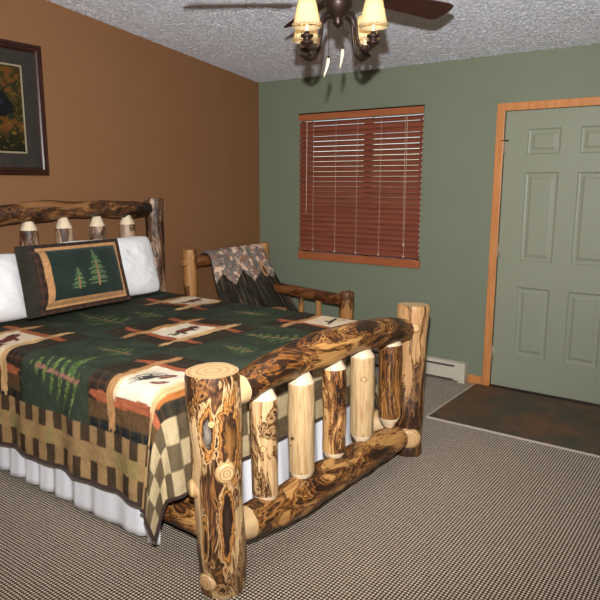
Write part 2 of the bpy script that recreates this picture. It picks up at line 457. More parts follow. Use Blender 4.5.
# back wall with window and door openings
WL, WR, WB, WT = .487, 1.645, .90, 2.125
DL, DR, DT = 2.279, 3.205, 2.05
bm = bmesh.new(); TH = .14
def wpiece(x0, x1, z0, z1): add_box(bm, ((x0+x1)/2, TH/2, (z0+z1)/2), (x1-x0, TH, z1-z0))
wpiece(-.14, WL, 0, H0); wpiece(WR, DL, 0, H0); wpiece(DR, XR, 0, H0)
wpiece(WL, WR, 0, WB); wpiece(WL, WR, WT, H0); wpiece(DL, DR, DT, H0)
struct(obj('wall_back', bm, M['green_wall'], smooth=False), 'sage green painted wall with the blind-covered window and the door', 'wall')
def gable(x0, x1, name, m, label):
    bm = bmesh.new(); pts = [(0.14, 0), (YF-.14, 0), (YF-.14, ceil_z(YF-.14)), (.14, ceil_z(.14))]
    a = [bm.verts.new((x0, y, z)) for y, z in pts]; b = [bm.verts.new((x1, y, z)) for y, z in pts]
    bm.faces.new(a); bm.faces.new(b[::-1])
    for k in range(4): bm.faces.new([a[k], b[k], b[(k+1) % 4], a[(k+1) % 4]])
    bmesh.ops.recalc_face_normals(bm, faces=bm.faces)
    struct(obj(name, bm, m, smooth=False), label, 'wall')
gable(-.14, 0, 'wall_left', M['brown_wall'], 'brown painted wall behind the log headboard')
gable(XR, XR+.14, 'wall_right', M['plain_wall'], 'plain tan wall on the right, outside the picture')
bm = bmesh.new(); add_box(bm, (XR/2, YF-.07, ceil_z(YF)/2), (XR, .14, ceil_z(YF)))
struct(obj('wall_front', bm, M['plain_wall'], smooth=False), 'plain tan wall behind the viewer', 'wall')
cs_ = .0062; y_split = -3.30
nx_, ny_ = int((XR+.02)/cs_)+1, int((.02-y_split)/cs_)+1
gx, gy = np.linspace(-.01, XR+.01, nx_), np.linspace(y_split, .01, ny_)
GX, GY = np.meshgrid(gx, gy, indexing='ij'); GX = GX.ravel(); GY = GY.ravel()
rng = np.random.default_rng(7)
hh = 1.0*rng.random(len(GX))**1.3 + .3*vnoise(GX/.0125, GY/.0125, 3)
me = grid_mesh('ceiling', np.stack([GX+(rng.random(len(GX))-.5)*.004, GY+(rng.random(len(GX))-.5)*.004, H0-SL*GY + .004 - .0075*hh], 1), nx_, ny_)
t_ = bmesh.new(); t_.from_mesh(me)
def slab(y0, y1, z_in):
    lo_ = [t_.verts.new((x, y, ceil_z(y)+z_in)) for x, y in ((-.14, y0), (XR+.14, y0), (XR+.14, y1), (-.14, y1))]
    hi_ = [t_.verts.new(v.co+Vector((0, 0, .12-z_in))) for v in lo_]
    t_.faces.new(lo_); t_.faces.new(hi_[::-1])
    for k in range(4): t_.faces.new([lo_[k], hi_[k], hi_[(k+1) % 4], lo_[(k+1) % 4]])
slab(.14, y_split, .012); slab(y_split+.001, YF-.14, 0)
t_.to_mesh(me); t_.free()
struct(link('ceiling', me, M['popcorn'], smooth=False), 'sloping pale grey popcorn-textured ceiling', 'ceiling')
# baseboards
bm = bmesh.new(); add_box(bm, (2.165, -.008, .034), (.112, .014, .066), bevel=.003)
struct(obj('baseboard_back', bm, M['orange_wood'], smooth=False), 'short orange wood baseboard between heater and door casing', 'baseboard')
# outdoors seen between the slats
bm = bmesh.new(); add_box(bm, (1, 6.2, -.35), (14, 12, .1))
struct(obj('ground', bm, M['grass'], smooth=False), 'grass outside the window', 'ground')

# door
d = thing('door_1', 'sage green six-panel door in an orange wood casing', 'door', (2.285, 0, 0), kind='structure')
def panel_slab():
    bm = bmesh.new(); W, HT = .910, 2.03; z0 = .015
    xs = [0, .160, .385, .512, .737, W]; zs = [z0, .273, .790, .985, 1.617, 1.742, 1.917, z0+HT]
    cells = {(1, 1), (3, 1), (1, 3), (3, 3), (1, 5), (3, 5)}
    V = {}
    for i, x in enumerate(xs):
        for k, z in enumerate(zs): V[i, k] = bm.verts.new((x, 0, z))
    for i in range(5):
        for k in range(7):
            q = [V[i, k], V[i+1, k], V[i+1, k+1], V[i, k+1]]
            if (i, k) not in cells: bm.faces.new(q); continue
            ring = q; x0, x1, z0_, z1_ = xs[i], xs[i+1], zs[k], zs[k+1]
            for ins, dep in ((.006, .008), (.016, .011), (.030, .010), (.048, .002), (.052, .002)):
                nr = [bm.verts.new(p) for p in ((x0+ins, dep, z0_+ins), (x1-ins, dep, z0_+ins), (x1-ins, dep, z1_-ins), (x0+ins, dep, z1_-ins))]
                for e in range(4): bm.faces.new([ring[e], ring[(e+1) % 4], nr[(e+1) % 4], nr[e]])
                ring = nr
            bm.faces.new(ring)
    add_box(bm, (W/2, .0245, z0+HT/2), (W, .025, HT))
    bmesh.ops.recalc_face_normals(bm, faces=bm.faces)
    return bm
obj('door_slab', panel_slab(), M['door_green'], d, loc=(0, .012, 0), smooth=False)
bm = bmesh.new()
add_box(bm, (-.031, -.010, 1.05), (.058, .020, 2.10), bevel=.004)
add_box(bm, (.952, -.010, 1.05), (.058, .020, 2.10), bevel=.004)
add_box(bm, (.46, -.011, 2.073), (1.035, .022, .054), bevel=.004)
obj('door_casing', bm, M['orange_wood'], d, smooth=False)
bm = bmesh.new(); add_box(bm, (.455, .02, .009), (.92, .07, .014), bevel=.003)
obj('threshold', bm, M['bronze'], d, smooth=False)
for z in (1.79, 1.05, .27):
    bm = bmesh.new(); add_tube(bm, [(-.003, -.006, z-.05), (-.003, -.006, z+.05)], .006, 10)
    add_box(bm, (.006, .008, z), (.018, .006, .1))
    hg = obj('hinge', bm, M['hinge'], d)
    if z > 1.5:
        bm = bmesh.new(); add_tube(bm, [(-.003, -.008, z+.05), (-.02, -.022, z+.052), (.03, -.03, z+.05)], .0035, 6)
        add_box(bm, (.032, -.03, z+.05), (.012, .012, .012), bevel=.002)
        obj('pin_stop', bm, M['bronze'], hg)
bm = bmesh.new()
K = Matrix.Translation((.845, .010, .96)) @ Matrix.Rotation(PI/2, 4, 'X')
add_lathe(bm, [(.0, .0), (.032, .0), (.03, .008), (.012, .012), (.011, .03), (.024, .04), (.028, .052), (.022, .064), (0, .068)], M=K)
bmesh.ops.recalc_face_normals(bm, faces=bm.faces)
obj('door_knob', bm, M['chrome'], d)

# window
w = thing('window_1', 'sliding window in the green wall, hidden behind the red wood blind', 'window', ((WL+WR)/2, .08, WB), kind='structure')
ww, wh = WR-WL, WT-WB
bm = bmesh.new()
for c_, s_ in (((0, 0, .025), (ww, .06, .05)), ((0, 0, wh-.025), (ww, .06, .05)), ((-ww/2+.025, 0, wh/2), (.05, .06, wh)), ((ww/2-.025, 0, wh/2), (.05, .06, wh)), ((.055, 0, wh/2), (.07, .05, wh))):
    add_box(bm, c_, s_, bevel=.004)
obj('window_frame', bm, M['white_trim'], w, smooth=False)
for x0, x1 in ((-ww/2+.05, .02), (.09, ww/2-.05)):
    bm = bmesh.new(); add_box(bm, ((x0+x1)/2, 0, wh/2), (x1-x0, .005, wh-.1))
    obj('pane', bm, M['glass'], w, smooth=False)
bm = bmesh.new(); add_box(bm, (-.003, -.088, -.0), (ww+.04, .036, .068), bevel=.004); add_box(bm, (0, -.04, .028), (ww-.004, .075, .012))
obj('window_sill', bm, M['valance_wood'], w, smooth=False)

# blind
b = thing('window_blind', 'closed reddish wood slat blind covering the window on the green wall', 'blind', ((WL+WR)/2, -.020, WT))
bw = WR-WL+.022
bm = bmesh.new(); add_box(bm, (0, -.004, -.030), (bw, .018, .052), bevel=.003); obj('valance', bm, M['valance_wood'], b, smooth=False)
bm = bmesh.new(); add_box(bm, (0, .028, -.012), (bw-.012, .04, .034)); add_box(bm, (0, -.002, .001), (bw, .022, .010)); obj('headrail', bm, M['bronze'], b, smooth=False)
bm = bmesh.new(); sp_ = .0425; ang = math.radians(52)
nsl = 26
for k in range(nsl):
    z = -.085 - k*sp_
    R_ = Matrix.Rotation(-ang, 4, 'X')
    t_ = bmesh.new(); sec = [(-.025, 0), (-.012, .0022), (0, .003), (.012, .0022), (.025, 0)]
    jit = (random.Random(k).random()-.5)*.05 - (.16 if k in (1, 2) else 0)
    Rk = Matrix.Translation((0, .006, z)) @ Matrix.Rotation(-(-ang+jit), 4, 'X')
    top = []; bot = []
    for x in (-bw/2+.004, bw/2-.004):
        top.append([t_.verts.new(Rk @ Vector((x, y, zz+.0015))) for y, zz in sec]); bot.append([t_.verts.new(Rk @ Vector((x, y, zz-.0015))) for y, zz in sec])
    for q in range(4):
        t_.faces.new([top[0][q], top[1][q], top[1][q+1], top[0][q+1]]); t_.faces.new([bot[0][q], bot[0][q+1], bot[1][q+1], bot[1][q]])
    for s_ in (0, 4): t_.faces.new([top[0][s_], bot[0][s_], bot[1][s_], top[1][s_]])
    for s_ in (0, 1): t_.faces.new(top[s_]+bot[s_][::-1])
    merge(bm, t_, 0)
bmesh.ops.recalc_face_normals(bm, faces=bm.faces)
obj('slats', bm, M['blind_wood'], b, smooth=False)
bm = bmesh.new(); add_box(bm, (0, .004, -1.168), (bw-.004, .05, .020), bevel=.004); obj('bottom_rail', bm, M['blind_wood'], b, smooth=False)
for k, x in enumerate((-.425, -.195, .015, .235, .465)):
    bm = bmesh.new(); add_tube(bm, [(x, -.022, -.05), (x, -.021, -1.16), (x+.002, -.03, -1.172)], .0016, 5)
    add_tube(bm, [(x, .033, -.05), (x, .032, -1.16)], .0013, 5)
    add_box(bm, (x, -.024, -1.168), (.014, .006, .018), bevel=.002)
    obj('ladder_cord', bm, M['string'], b)
bm = bmesh.new(); add_tube(bm, [(-.487, -.03, -.06), (-.49, -.034, -.85)], .0042, 6); obj('tilt_wand', bm, M['string'], b)
bm = bmesh.new()
for dx in (0, .016): add_tube(bm, [(.45+dx, -.03, -.06), (.462+dx*.6, -.032, -1.05)], .0016, 5)
add_lathe(bm, [(0, .03), (.004, .028), (.009, 0), (.008, -.004), (0, -.005)], (.467, -.032, -1.08), 10)
obj('lift_cord', bm, M['string'], b)

# heater
h = thing('baseboard_heater', 'cream electric baseboard heater along the green wall beside the door', 'heater', (1.45, -.002, 0))
bm = bmesh.new(); hw = 1.30
prof = [(0, .006), (-.045, .006), (-.060, .014), (-.062, .100), (-.050, .112), (-.045, .128), (-.040, .150), (-.02, .158), (0, .158)]
for s_ in (0,):
    va = [bm.verts.new((-hw/2, y, z)) for y, z in prof]; vb = [bm.verts.new((hw/2-.05, y, z)) for y, z in prof]
    for k in range(len(prof)-1): bm.faces.new([va[k], vb[k], vb[k+1], va[k+1]])
    bm.faces.new(va); bm.faces.new(vb[::-1])
bmesh.ops.recalc_face_normals(bm, faces=bm.faces)
obj('housing', bm, M['heater'], h, smooth=False)
bm = bmesh.new(); add_box(bm, (hw/2-.026, -.034, .080), (.055, .066, .160), bevel=.005); obj('end_cap', bm, M['heater'], h, smooth=False)
bm = bmesh.new(); add_box(bm, (-.04, -.052, .126), (hw-.10, .010, .012)); add_box(bm, (-.04, -.060, .020), (hw-.10, .008, .010)); obj('louver', bm, M['heater_dark'], h, smooth=False)

# ------------------------------------------------------------------ picture
pc = thing('framed_picture', 'dark framed print of a black bear in yellow grass on the brown wall', 'picture', (0, -2.72, 1.985))
PW, PH, FWd = 1.06, .805, .050
bm = bmesh.new()
def frame_ring(bm, hw, hh, secs):
    rings = []
    for ins, x in secs: rings.append([bm.verts.new((x, s*(hw-ins), t*(hh-ins))) for s, t in ((-1, -1), (1, -1), (1, 1), (-1, 1))])
    for a, c in zip(rings, rings[1:]):
        for k in range(4): bm.faces.new([a[k], a[(k+1) % 4], c[(k+1) % 4], c[k]])
frame_ring(bm, PW/2, PH/2, [(0, .004), (0, .024), (.006, .032), (.018, .034), (.024, .026), (.034, .028), (.042, .022), (.05, .014), (.05, .004)])
bmesh.ops.recalc_face_normals(bm, faces=bm.faces)
obj('frame', bm, M['frame_wood'], pc, smooth=False)
bm = bmesh.new(); add_box(bm, (.008, 0, 0), (.008, PW-.09, PH-.09)); obj('mat_board', bm, M['mat_board'], pc, smooth=False)
bm = bmesh.new(); iw, ih = PW-.30, .515
frame_ring(bm, iw/2+.010, ih/2+.010, [(0, .010), (0, .015), (.010, .014), (.010, .010)]); bmesh.ops.recalc_face_normals(bm, faces=bm.faces)
obj('mat_bevel', bm, M['liner'], pc, smooth=False)
nu, nv = 150, 110
S, T_ = np.meshgrid(np.linspace(-.5, .5, nu), np.linspace(-.5, .5, nv), indexing='ij'); S = S.ravel(); T_ = T_.ravel()
P_ = np.stack([np.full_like(S, .0135), S*iw, T_*ih], 1)
me = grid_mesh('print', P_, nu, nv)
g1 = fbm(S*26, T_*18, 3); g2 = fbm(S*60+T_*8, T_*22, 9)
col = np.zeros((len(S), 3)); col[:] = (92, 74, 18)
put(col, (g1 > .5), (140, 104, 20)); put(col, g2 > .58, (44, 52, 16)); put(col, (g1 > .62), (168, 92, 30)); put(col, np.clip((-.22-T_)*6, 0, 1)*.8, (22, 28, 10))
put(col, (fbm(S*45, T_*40, 21) > .74), (190, 150, 40))
def el(cx, cy, rx, ry, a=0):
    dx, dy = (S-cx)*iw, (T_-cy)*ih; c, s = math.cos(a), math.sin(a)
    return (((dx*c+dy*s)/rx)**2+((-dx*s+dy*c)/ry)**2) < 1
bear = el(.05, -.05, .19, .10) | el(.30, .03, .082, .066) | el(.385, .0, .04, .030) | el(.25, .155, .022, .022) | el(.335, .155, .022, .022) | el(-.06, -.2, .05, .09) | el(.19, -.22, .045, .09)
put(col, bear, (16, 15, 20)); put(col, el(.29, .075, .035, .02) & bear, (52, 56, 82)); put(col, el(.415, 0, .013, .011), (70, 48, 34))
set_col(me, col*.55); link('print', me, M['picture_art'], pc, smooth=False)

# ------------------------------------------------------------------ log bed
bed = thing('log_bed', 'rustic peeled-log bed frame with knotty posts standing on the carpet', 'bed', (1.2, -2.24, 0))
BO = Vector((1.2, -2.24, 0))
def bl(name, p0, p1, prof, mats, **k): return log(name, Vector(p0)-BO, Vector(p1)-BO, prof, mats, bed, **k)
E_, Tn, Th = M['end_grain'], M['tenon'], M['tenon_head']
# footboard posts
VD = Vector((1.55, -1.62, 0)).normalized()          # from near post towards the viewer
RT = Vector((.81, .587, 0))
_mi = align(Vector((2.309, -3.040, 0)), Vector((2.302, -3.064, .872)), .9).inverted().to_3x3()
_f, _l = tuple(_mi @ VD), tuple(_mi @ RT)
M['log_front'] = log_mat('log front post', L1, L2, DK, BK, .435, scars=((_f, _l, -.030, .665, .034, .125, (.24, .20, .16)), (_f, _l, .046, .640, .046, .22, (.30, .13, .035)), (_f, _l, .032, .30, .026, .22, (.05, .025, .013)), (_f, _l, -.05, .25, .016, .12, (.10, .05, .022))))
np_ = bl('foot_post', (2.309, -3.040, 0), (2.302, -3.064, .872), [(0, .086), (.12, .094), (.35, .090), (.6, .092), (.8, .098), (1, .100)], [M['log_front'], E_, Tn], seed=3, roll=.9, lump=.055, n=40)
fp_ = bl('foot_post', (2.318, -1.478, 0), (2.305, -1.435, .865), [(0, .088), (.15, .082), (.45, .080), (.8, .086), (1, .090)], [M['log_postb'], E_, Tn], seed=8, roll=2.2, lump=.10, n=40)
def knot_on(o, world_dir, z, rad, r, h=.018):
    mi = MLOC[o.name].inverted().to_3x3(); dl = mi @ Vector(world_dir); dl.z = 0; dl.normalize()
    return knot(o, dl*rad + Vector((0, 0, z)), dl, r, h)
VD = Vector((1.55, -1.62, 0)).normalized()          # from near post towards the viewer
RT = Vector((.81, .587, 0))
knot_on(np_, VD*.94+RT*.34, .515, .086, .029, .020)
knot_on(np_, VD*.35-RT*.94, .430, .090, .026, .020)
knot_on(np_, VD*.80-RT*.60, .070, .088, .024, .014)
knot_on(np_, VD*.95-RT*.12, .705, .092, .010, .010)
VD2 = Vector((1.53, -3.2, 0)).normalized()
knot_on(fp_, VD2*.99+RT*.12, .745, .083, .020, .022)
knot_on(fp_, VD2*.97+RT*.05, .105, .078, .042, .014)
# footboard rails
def yprof(y0, y1, rows, z0, z1):
    """rows (y, zc, r): offset of the centre line from the straight axis; local x axis -> up"""
    out = []
    for y, zc, r in rows:
        t = (y-y0)/(y1-y0); out.append((t, r, zc-(z0+(z1-z0)*t), 0))
    return out
def rail(name, x, rows, mats, x1=None, **k):
    y0, y1 = rows[0][0], rows[-1][0]; z0, z1 = rows[0][1], rows[-1][1]
    x1 = x if x1 is None else x1
    o = bl(name, (x, y0, z0), (x1, y1, z1), yprof(y0, y1, rows, z0, z1), mats, **k)
    # roll so that local +x points up
    m = MLOC[o.name]; zax = m.to_3x3().col[2].normalized(); up = (Vector((0, 0, 1))-zax*zax.z).normalized(); yv = zax.cross(up)
    R3 = Matrix((up, yv, zax)).transposed()
    o.matrix_local = Matrix.Translation(m.translation) @ R3.to_4x4()
    return o
rail('top_rail', 2.300, [(-2.985, .745, .046), (-2.90, .760, .060), (-2.74, .792, .071), (-2.60, .806, .071), (-2.37, .812, .078), (-2.11, .808, .073), (-1.81, .780, .074), (-1.66, .756, .070), (-1.555, .742, .056)],
     [M['log_gnarly'], E_, M['tenon_rail']], seed=5, lump=.10, n=36, cham0=(.075, .046), cham1=(.030, .040), x1=2.325)
rail('lower_rail', 2.315, [(-2.985, .210, .058), (-2.90, .210, .070), (-2.6, .182, .084), (-2.27, .172, .086), (-1.89, .166, .082), (-1.74, .152, .074), (-1.615, .142, .056)],
     [M['log_gnarly'], E_, M['tenon_rail']], seed=11, lump=.10, n=36, cham0=(.08, .048), cham1=(.03, .040), x1=2.335)
SPM = [M['log_post'], M['log_pale'], M['log_spotted'], M['log_pale'], M['log_gnarly']]
for k, (y, m) in enumerate(zip((-2.778, -2.521, -2.255, -1.995, -1.700), SPM)):
    r = (.055, .058, .056, .060, .062)[k]
    s_ = bl('spindle', (2.312, y-.003, .225), (2.303, y, .760), [(0, r*.97), (.3, r), (.7, r*1.02), (1, r)], [m, E_, Tn], seed=20+k, roll=k*1.7, lump=.06, cham0=(.060, .026), cham1=(.070, .022))
    if k in (0, 3):
        knot_on(s_, Vector((.6, -.8, 0)), .36 if k == 3 else .27, r*.98, .011, .010)
# headboard
rail('head_rail', .13, [(-3.0, 1.33, .056), (-2.62, 1.339, .054), (-2.5, 1.346, .058), (-2.32, 1.362, .066), (-2.2, 1.357, .058), (-2.06, 1.366, .063), (-1.9, 1.355, .056), (-1.73, 1.353, .056), (-1.5, 1.346, .056), (-1.46, 1.346, .046)],
     [M['log_head'], E_, Th], seed=31, lump=.19, n=36)
bl('head_post', (.13, -1.405, 0), (.13, -1.405, 1.422), [(0, .072), (.5, .066), (.85, .068), (1, .072)], [M['log_headpost'], M['log_headpost'], Th], seed=33, lump=.10, n=32, roll=1.1)
bl('head_post', (.13, -3.015, 0), (.13, -3.015, 1.42), [(0, .076), (.5, .070), (1, .072)], [M['log_headpost'], M['log_headpost'], Th], seed=36, lump=.08, n=32)
rail('head_rail_lower', .13, [(-3.0, .42, .05), (-2.2, .42, .06), (-1.42, .42, .05)], [M['log_head'], E_, Th], seed=39)
for k, y in enumerate((-1.665, -1.922, -2.180, -2.430, -2.690)):
    bl('spindle', (.13, y, .43), (.13, y, 1.318), [(0, .050), (.5, .052), (.85, .056), (1, .052)], [M['log_headpost'], Th, Th], seed=40+k, roll=k*2.1+.4, lump=.07, cham1=(.075, .024))
# side rails
for y in (-2.895, -1.565):
    bl('side_rail', (.20, y, .165), (2.23, y-.02 if y < -2 else y+.02, .155), [(0, .068), (.5, .074), (.93, .076), (1, .074)], [M['log_gnarly'], E_, M['tenon_rail']], seed=51, cham0=(.06, .03), cham1=(.085, .035), lump=.05)

# mattress and box spring
def rbox(c, s, bev, mat, name, seg=4):
    bm = bmesh.new(); add_box(bm, (0, 0, s[2]/2), s, bevel=bev, seg=seg); return obj(name, bm, mat, None, loc=c)
tag(rbox((1.10, -2.255, .262), (1.75, 1.42, .20), .02, M['ticking'], 'box_spring'), 'box spring of the log bed, under the mattress', 'box spring')
tag(rbox((1.11, -2.262, .464), (1.755, 1.54, .245), .06, M['ticking'], 'mattress'), 'thick mattress of the log bed, under the quilt', 'mattress')

# ------------------------------------------------------------------ quilt
QT, RQ = .742, .075
UE, VN, VF = 1.975, -3.010, -1.515         # where the top starts to bend over (foot, near, far)
U0, U1, V0, V1 = .17, 2.450, -3.545, -1.02
def plaid(u, v, base, l1, l2, p=.052):
    col = np.zeros((len(u), 3)); col[:] = base
    a = np.mod(u/p, 1); b = np.mod(v/p, 1)
    put(col, (a < .32)*.55, l1); put(col, (b < .32)*.55, l1); put(col, (np.abs(a-.66) < .06)*.6, l2); put(col, (np.abs(b-.66) < .06)*.6, l2)
    return col
def tree_mask(p, q, W, n=6, seed=0, openness=.35):
    """p 0..1 base->tip, q lateral (same unit as W): returns foliage, trunk masks"""
    saw = np.mod(p*n, 1)
    w = W*(1.02-p)*(1-.55*saw)
    ragg = .75+.5*vnoise(p*60, q*60/W*.3, seed)
    inn = (p > .06) & (p < 1) & (np.abs(q) < w*ragg)
    gap = (saw > 1-openness) & (np.abs(q) > W*.10)
    fol = inn & ~gap
    tr = (p > 0) & (p < .62) & (np.abs(q) < W*.065*(1-p*.6))
    return fol, tr
def bough_mask(p, q, W, n=6, seed=0):
    """lying tree of separate swept branches, p 0 base -> 1 tip"""
    aq = np.abs(q)
    sw = p + .0 + aq/W*(-.16)          # branches sweep back towards the base
    ph = np.mod(sw*n+.3*vnoise(q*0+np.sign(q)*3+5, np.floor(sw*n)*1.7, seed), 1)
    ln = W*(1.05-sw)*(.75+.4*vnoise(np.floor(sw*n)+.5, np.sign(q)*2.2+7, seed+3))
    thick = .58*(1-aq/np.maximum(ln, 1e-4)*.55)
    rag = .85+.3*vnoise(p*140, q*300, seed+5)
    fol = (sw > .03) & (sw < 1) & (aq < ln*rag) & (ph < thick)
    tr = (p > 0) & (p < .9) & (aq < W*.05)
    return fol, tr
def quilt_color(u, v):
    n = fbm(u*14, v*14, 1); n2 = fbm(u*70, v*70, 5)
    col = np.zeros((len(u), 3)); col[:] = (53, 61, 48)
    col *= (.86+.28*n)[:, None]
    # quilting lines, echoing outwards
    ln = np.abs(np.mod(np.hypot(u-1.35, (v+3.35)*.8)*26+n*2.0, 1)-.5) < .05
    put(col, ln*.22*(v < -2.75), (70, 82, 66))
    dbrown = plaid(u, v, (56, 42, 31), (36, 34, 30), (88, 62, 41))
    navy = plaid(u, v, (46, 42, 36), (26, 32, 36), (104, 80, 54), .07)
    motifs = [((1.335, -2.285), 'bear'), ((.765, -2.985), 'moose'), ((.735, -1.62), 'fish'), ((1.88, -2.985), 'cone'), ((1.865, -1.60), 'twig')]
    for (cx, cy), kind in motifs:
        x, y = u-cx, v-cy
        # plaid patches round the block: plus shape
        sq = (np.abs(x) < .30) & (np.abs(y) < .30)
        side = (v < -3.06)
        put(col, (sq & ~side)*.72, dbrown)
        if kind in ('moose', 'cone'):
            put(col, (np.abs(x) < .30) & side & (v > -3.30), navy)
            put(col, (np.abs(x) < .29) & side & (v > -3.240) & (v < -3.165), (92, 68, 44) + 24*(n2[:, None]-.5))
            put(col, (np.abs(x) < .30) & side & (v > -3.165), dbrown)
        sq2 = (np.abs(x) < .115) & (np.abs(y) < .115)
        cr = (228, 214, 190) if kind in ('cone', 'bear') else (222, 202, 172)
        put(col, (np.abs(x) < .15) & (np.abs(y) < .15), np.array(cr)[None, :]*(.95+.08*n2)[:, None])
    def strip(p, q, L, w, c, seed):
        """rough sawn log strip along p"""
        g = fbm(p*18, q*160, seed)
        nick = .012*np.sin(p*23+seed)
        endl = L*(1-.07*(np.abs(q+.2*w) < w*.28)) - .05*np.abs(q)/w*.6
        m = (np.abs(p) < endl) & (np.abs(q-nick*.3) < w*(1-.25*np.clip((np.abs(p)-L*.7)/(L*.3), 0, 1)))
        return m, np.array(c)[None, :]*(.78+.42*g)[:, None]
    for i, ((cx, cy), kind) in enumerate(motifs):
        x, y = u-cx, v-cy
        for sgn in (-1, 1):          # along the bed: rust red
            m, c = strip(x, y-sgn*.160, .300, .023, (160, 90, 60), 10+i); put(col, m, c)
        for sgn in (-1, 1):          # across the bed: tan, drawn over the red
            m, c = strip(y, x-sgn*.145, .315, .024, (200, 160, 112) if sgn > 0 else (180, 134, 88), 30+i); put(col, m, c)
            m, c = strip(y+.03, x-sgn*.119, .150, .008, (226, 194, 150), 50+i); put(col, m & (np.abs(y) < .16), c)
        if kind == 'cone':
            m, c = strip(y, x-.172, .13, .012, (164, 100, 50), 61); put(col, m, c)
        def E(a, b, rx, ry, an=0):
            c_, s_ = math.cos(an), math.sin(an); dx, dy = x-a, y-b
            return (((dx*c_+dy*s_)/rx)**2+((-dx*s_+dy*c_)/ry)**2) < 1
        if kind == 'bear':
            m = E(.01, .0, .034, .066) | E(.0, .075, .026, .03) | E(.035, -.04, .034, .014) | E(.035, .03, .034, .014) | E(.028, .075, .02, .012)
            put(col, m, (84, 48, 40)); put(col, E(0, 0, .018, .04), (124, 66, 52)); put(col, E(.03, -.085, .014, .028) | E(.0, -.10, .01, .02), (58, 74, 52))
        elif kind == 'moose':
            m = E(.0, .0, .030, .062, .3) | E(.03, -.055, .05, .012, .4) | E(.02, .045, .045, .011, -.3) | E(-.03, .075, .022, .022) | E(-.045, .045, .012, .045, .5) | E(.06, -.085, .012, .035)
            put(col, m, (96, 46, 36)); put(col, E(-.05, .08, .010, .04), (44, 28, 22))
        elif kind == 'fish':
            m = E(0, 0, .03, .065, .2) | E(-.02, .08, .024, .024) | E(.03, -.04, .03, .012) | E(.03, .03, .03, .012); put(col, m, (104, 60, 46)); put(col, E(.0, -.08, .02, .03), (52, 48, 44))
        elif kind == 'cone':
            for a in np.linspace(-1.5, 1.3, 15):
                L_ = .085; an = a + PI*.9; bx, by = -.01, .0
                dx, dy = x-bx, y-by; c_, s_ = math.cos(an), math.sin(an); pp, qq = dx*c_+dy*s_, -dx*s_+dy*c_
                put(col, (pp > 0) & (pp < L_) & (np.abs(qq) < .0034), (66, 66, 64))
            put(col, E(.035, .055, .016, .042, -.5) | E(.055, -.01, .016, .040, -.9), (120, 74, 64)); put(col, E(.005, .05, .075, .0045, .9), (78, 62, 54))
            put(col, E(.03, .06, .007, .02, -.5) | E(.055, -.005, .007, .018, -.9), (160, 108, 92))
        else:
            m = E(0, 0, .014, .09, .3) | E(.02, .04, .045, .010, .4) | E(-.01, -.03, .04, .010, -.5); put(col, m, (52, 50, 46))
    # embroidered trees, (base u, base v, tip u, tip v, half width, strong)
    trees = [(1.525, -3.115, 1.135, -3.085, .215, 1.0, 6), (1.500, -2.79, 1.285, -2.80, .095, .85, 6), (.985, -2.40, .42, -2.34, .145, .75, 8), (.975, -2.12, .70, -2.14, .085, .75, 6),
             (1.47, -1.70, 1.19, -1.74, .135, .95, 7), (2.00, -2.07, 1.66, -2.15, .13, 1.0, 7), (1.95, -2.42, 1.74, -2.40, .085, 1.0, 6), (.70, -2.62, .50, -2.62, .05, .3, 5), (1.72, -1.95, 1.60, -1.95, .04, .4, 5)]
    for k, (bu, bv, tu, tv, W, stg, nb) in enumerate(trees):
        L_ = math.hypot(tu-bu, tv-bv); du, dv = (tu-bu)/L_, (tv-bv)/L_
        p = ((u-bu)*du+(v-bv)*dv)/L_; q = -(u-bu)*dv+(v-bv)*du
        f, tr = bough_mask(p, q, W, nb, 70+k*5)
        g = fbm(u*90, v*90, 90+k)
        c = np.array((74, 98, 54))[None, :]*(.7+.65*g)[:, None]
        put(col, f*np.clip(stg+.1, 0, 1), c); put(col, (f & (g > .60))*stg*.7, (132, 138, 84))
        put(col, tr*np.clip(stg+.1, 0, 1)*(vnoise(p*40, q*90, k) > .3), (148, 104, 86))
    # near and far hanging borders: three rows
    for edge, s in ((v, -1), (v, 1)):
        d = (-3.290-v) if s < 0 else (v-(-1.30))
        cell = .1085; ph = np.mod((u-.882+.0)/cell, 1); brown = ph < .5
        idx = np.floor((u-.882)/cell*2)
        jig = vnoise(idx*1.0+.5, np.floor(d/.085)+.5, 120 if s < 0 else 121)
        tan = np.array((158, 126, 86))[None, :]*(.86+.22*jig+.12*(n2-.5))[:, None]
        tan2 = np.where((jig > .55)[:, None], np.array((150, 130, 84))[None, :], np.array((166, 134, 90))[None, :])*(.84+.22*jig+.14*(n2-.5))[:, None]
        br = np.array((70, 55, 40))[None, :]*(.85+.3*n2)[:, None]
        inb = d > 0
        r1 = inb & (d < .080); r2 = inb & (d >= .080) & (d < .158); r3 = inb & (d >= .158)
        put(col, inb, tan); put(col, r2, tan2); put(col, r1 & brown, br); put(col, r3 & ~(ph < .0) & (np.mod(ph+.5, 1) < .5), br)
        put(col, r3 & (np.mod(ph+.5, 1) >= .5), tan)
    # foot border: bigger checks
    d = u-2.130; cl = .105
    inb = (d > 0) & (v < 9)
    row = np.floor(d/.107); kx = np.floor((v+3.54)/cl); chk = np.mod(row+kx, 2) < .5
    jig = vnoise(kx+.5, row+.5, 131)
    cream = np.array((186, 166, 128))[None, :]*(.86+.2*jig+.12*(n2-.5))[:, None]
    taupe = np.array((98, 84, 62))[None, :]*(.8+.35*jig+.1*(n2-.5))[:, None]
    put(col, inb & chk, cream); put(col, inb & ~chk, taupe)
    return col
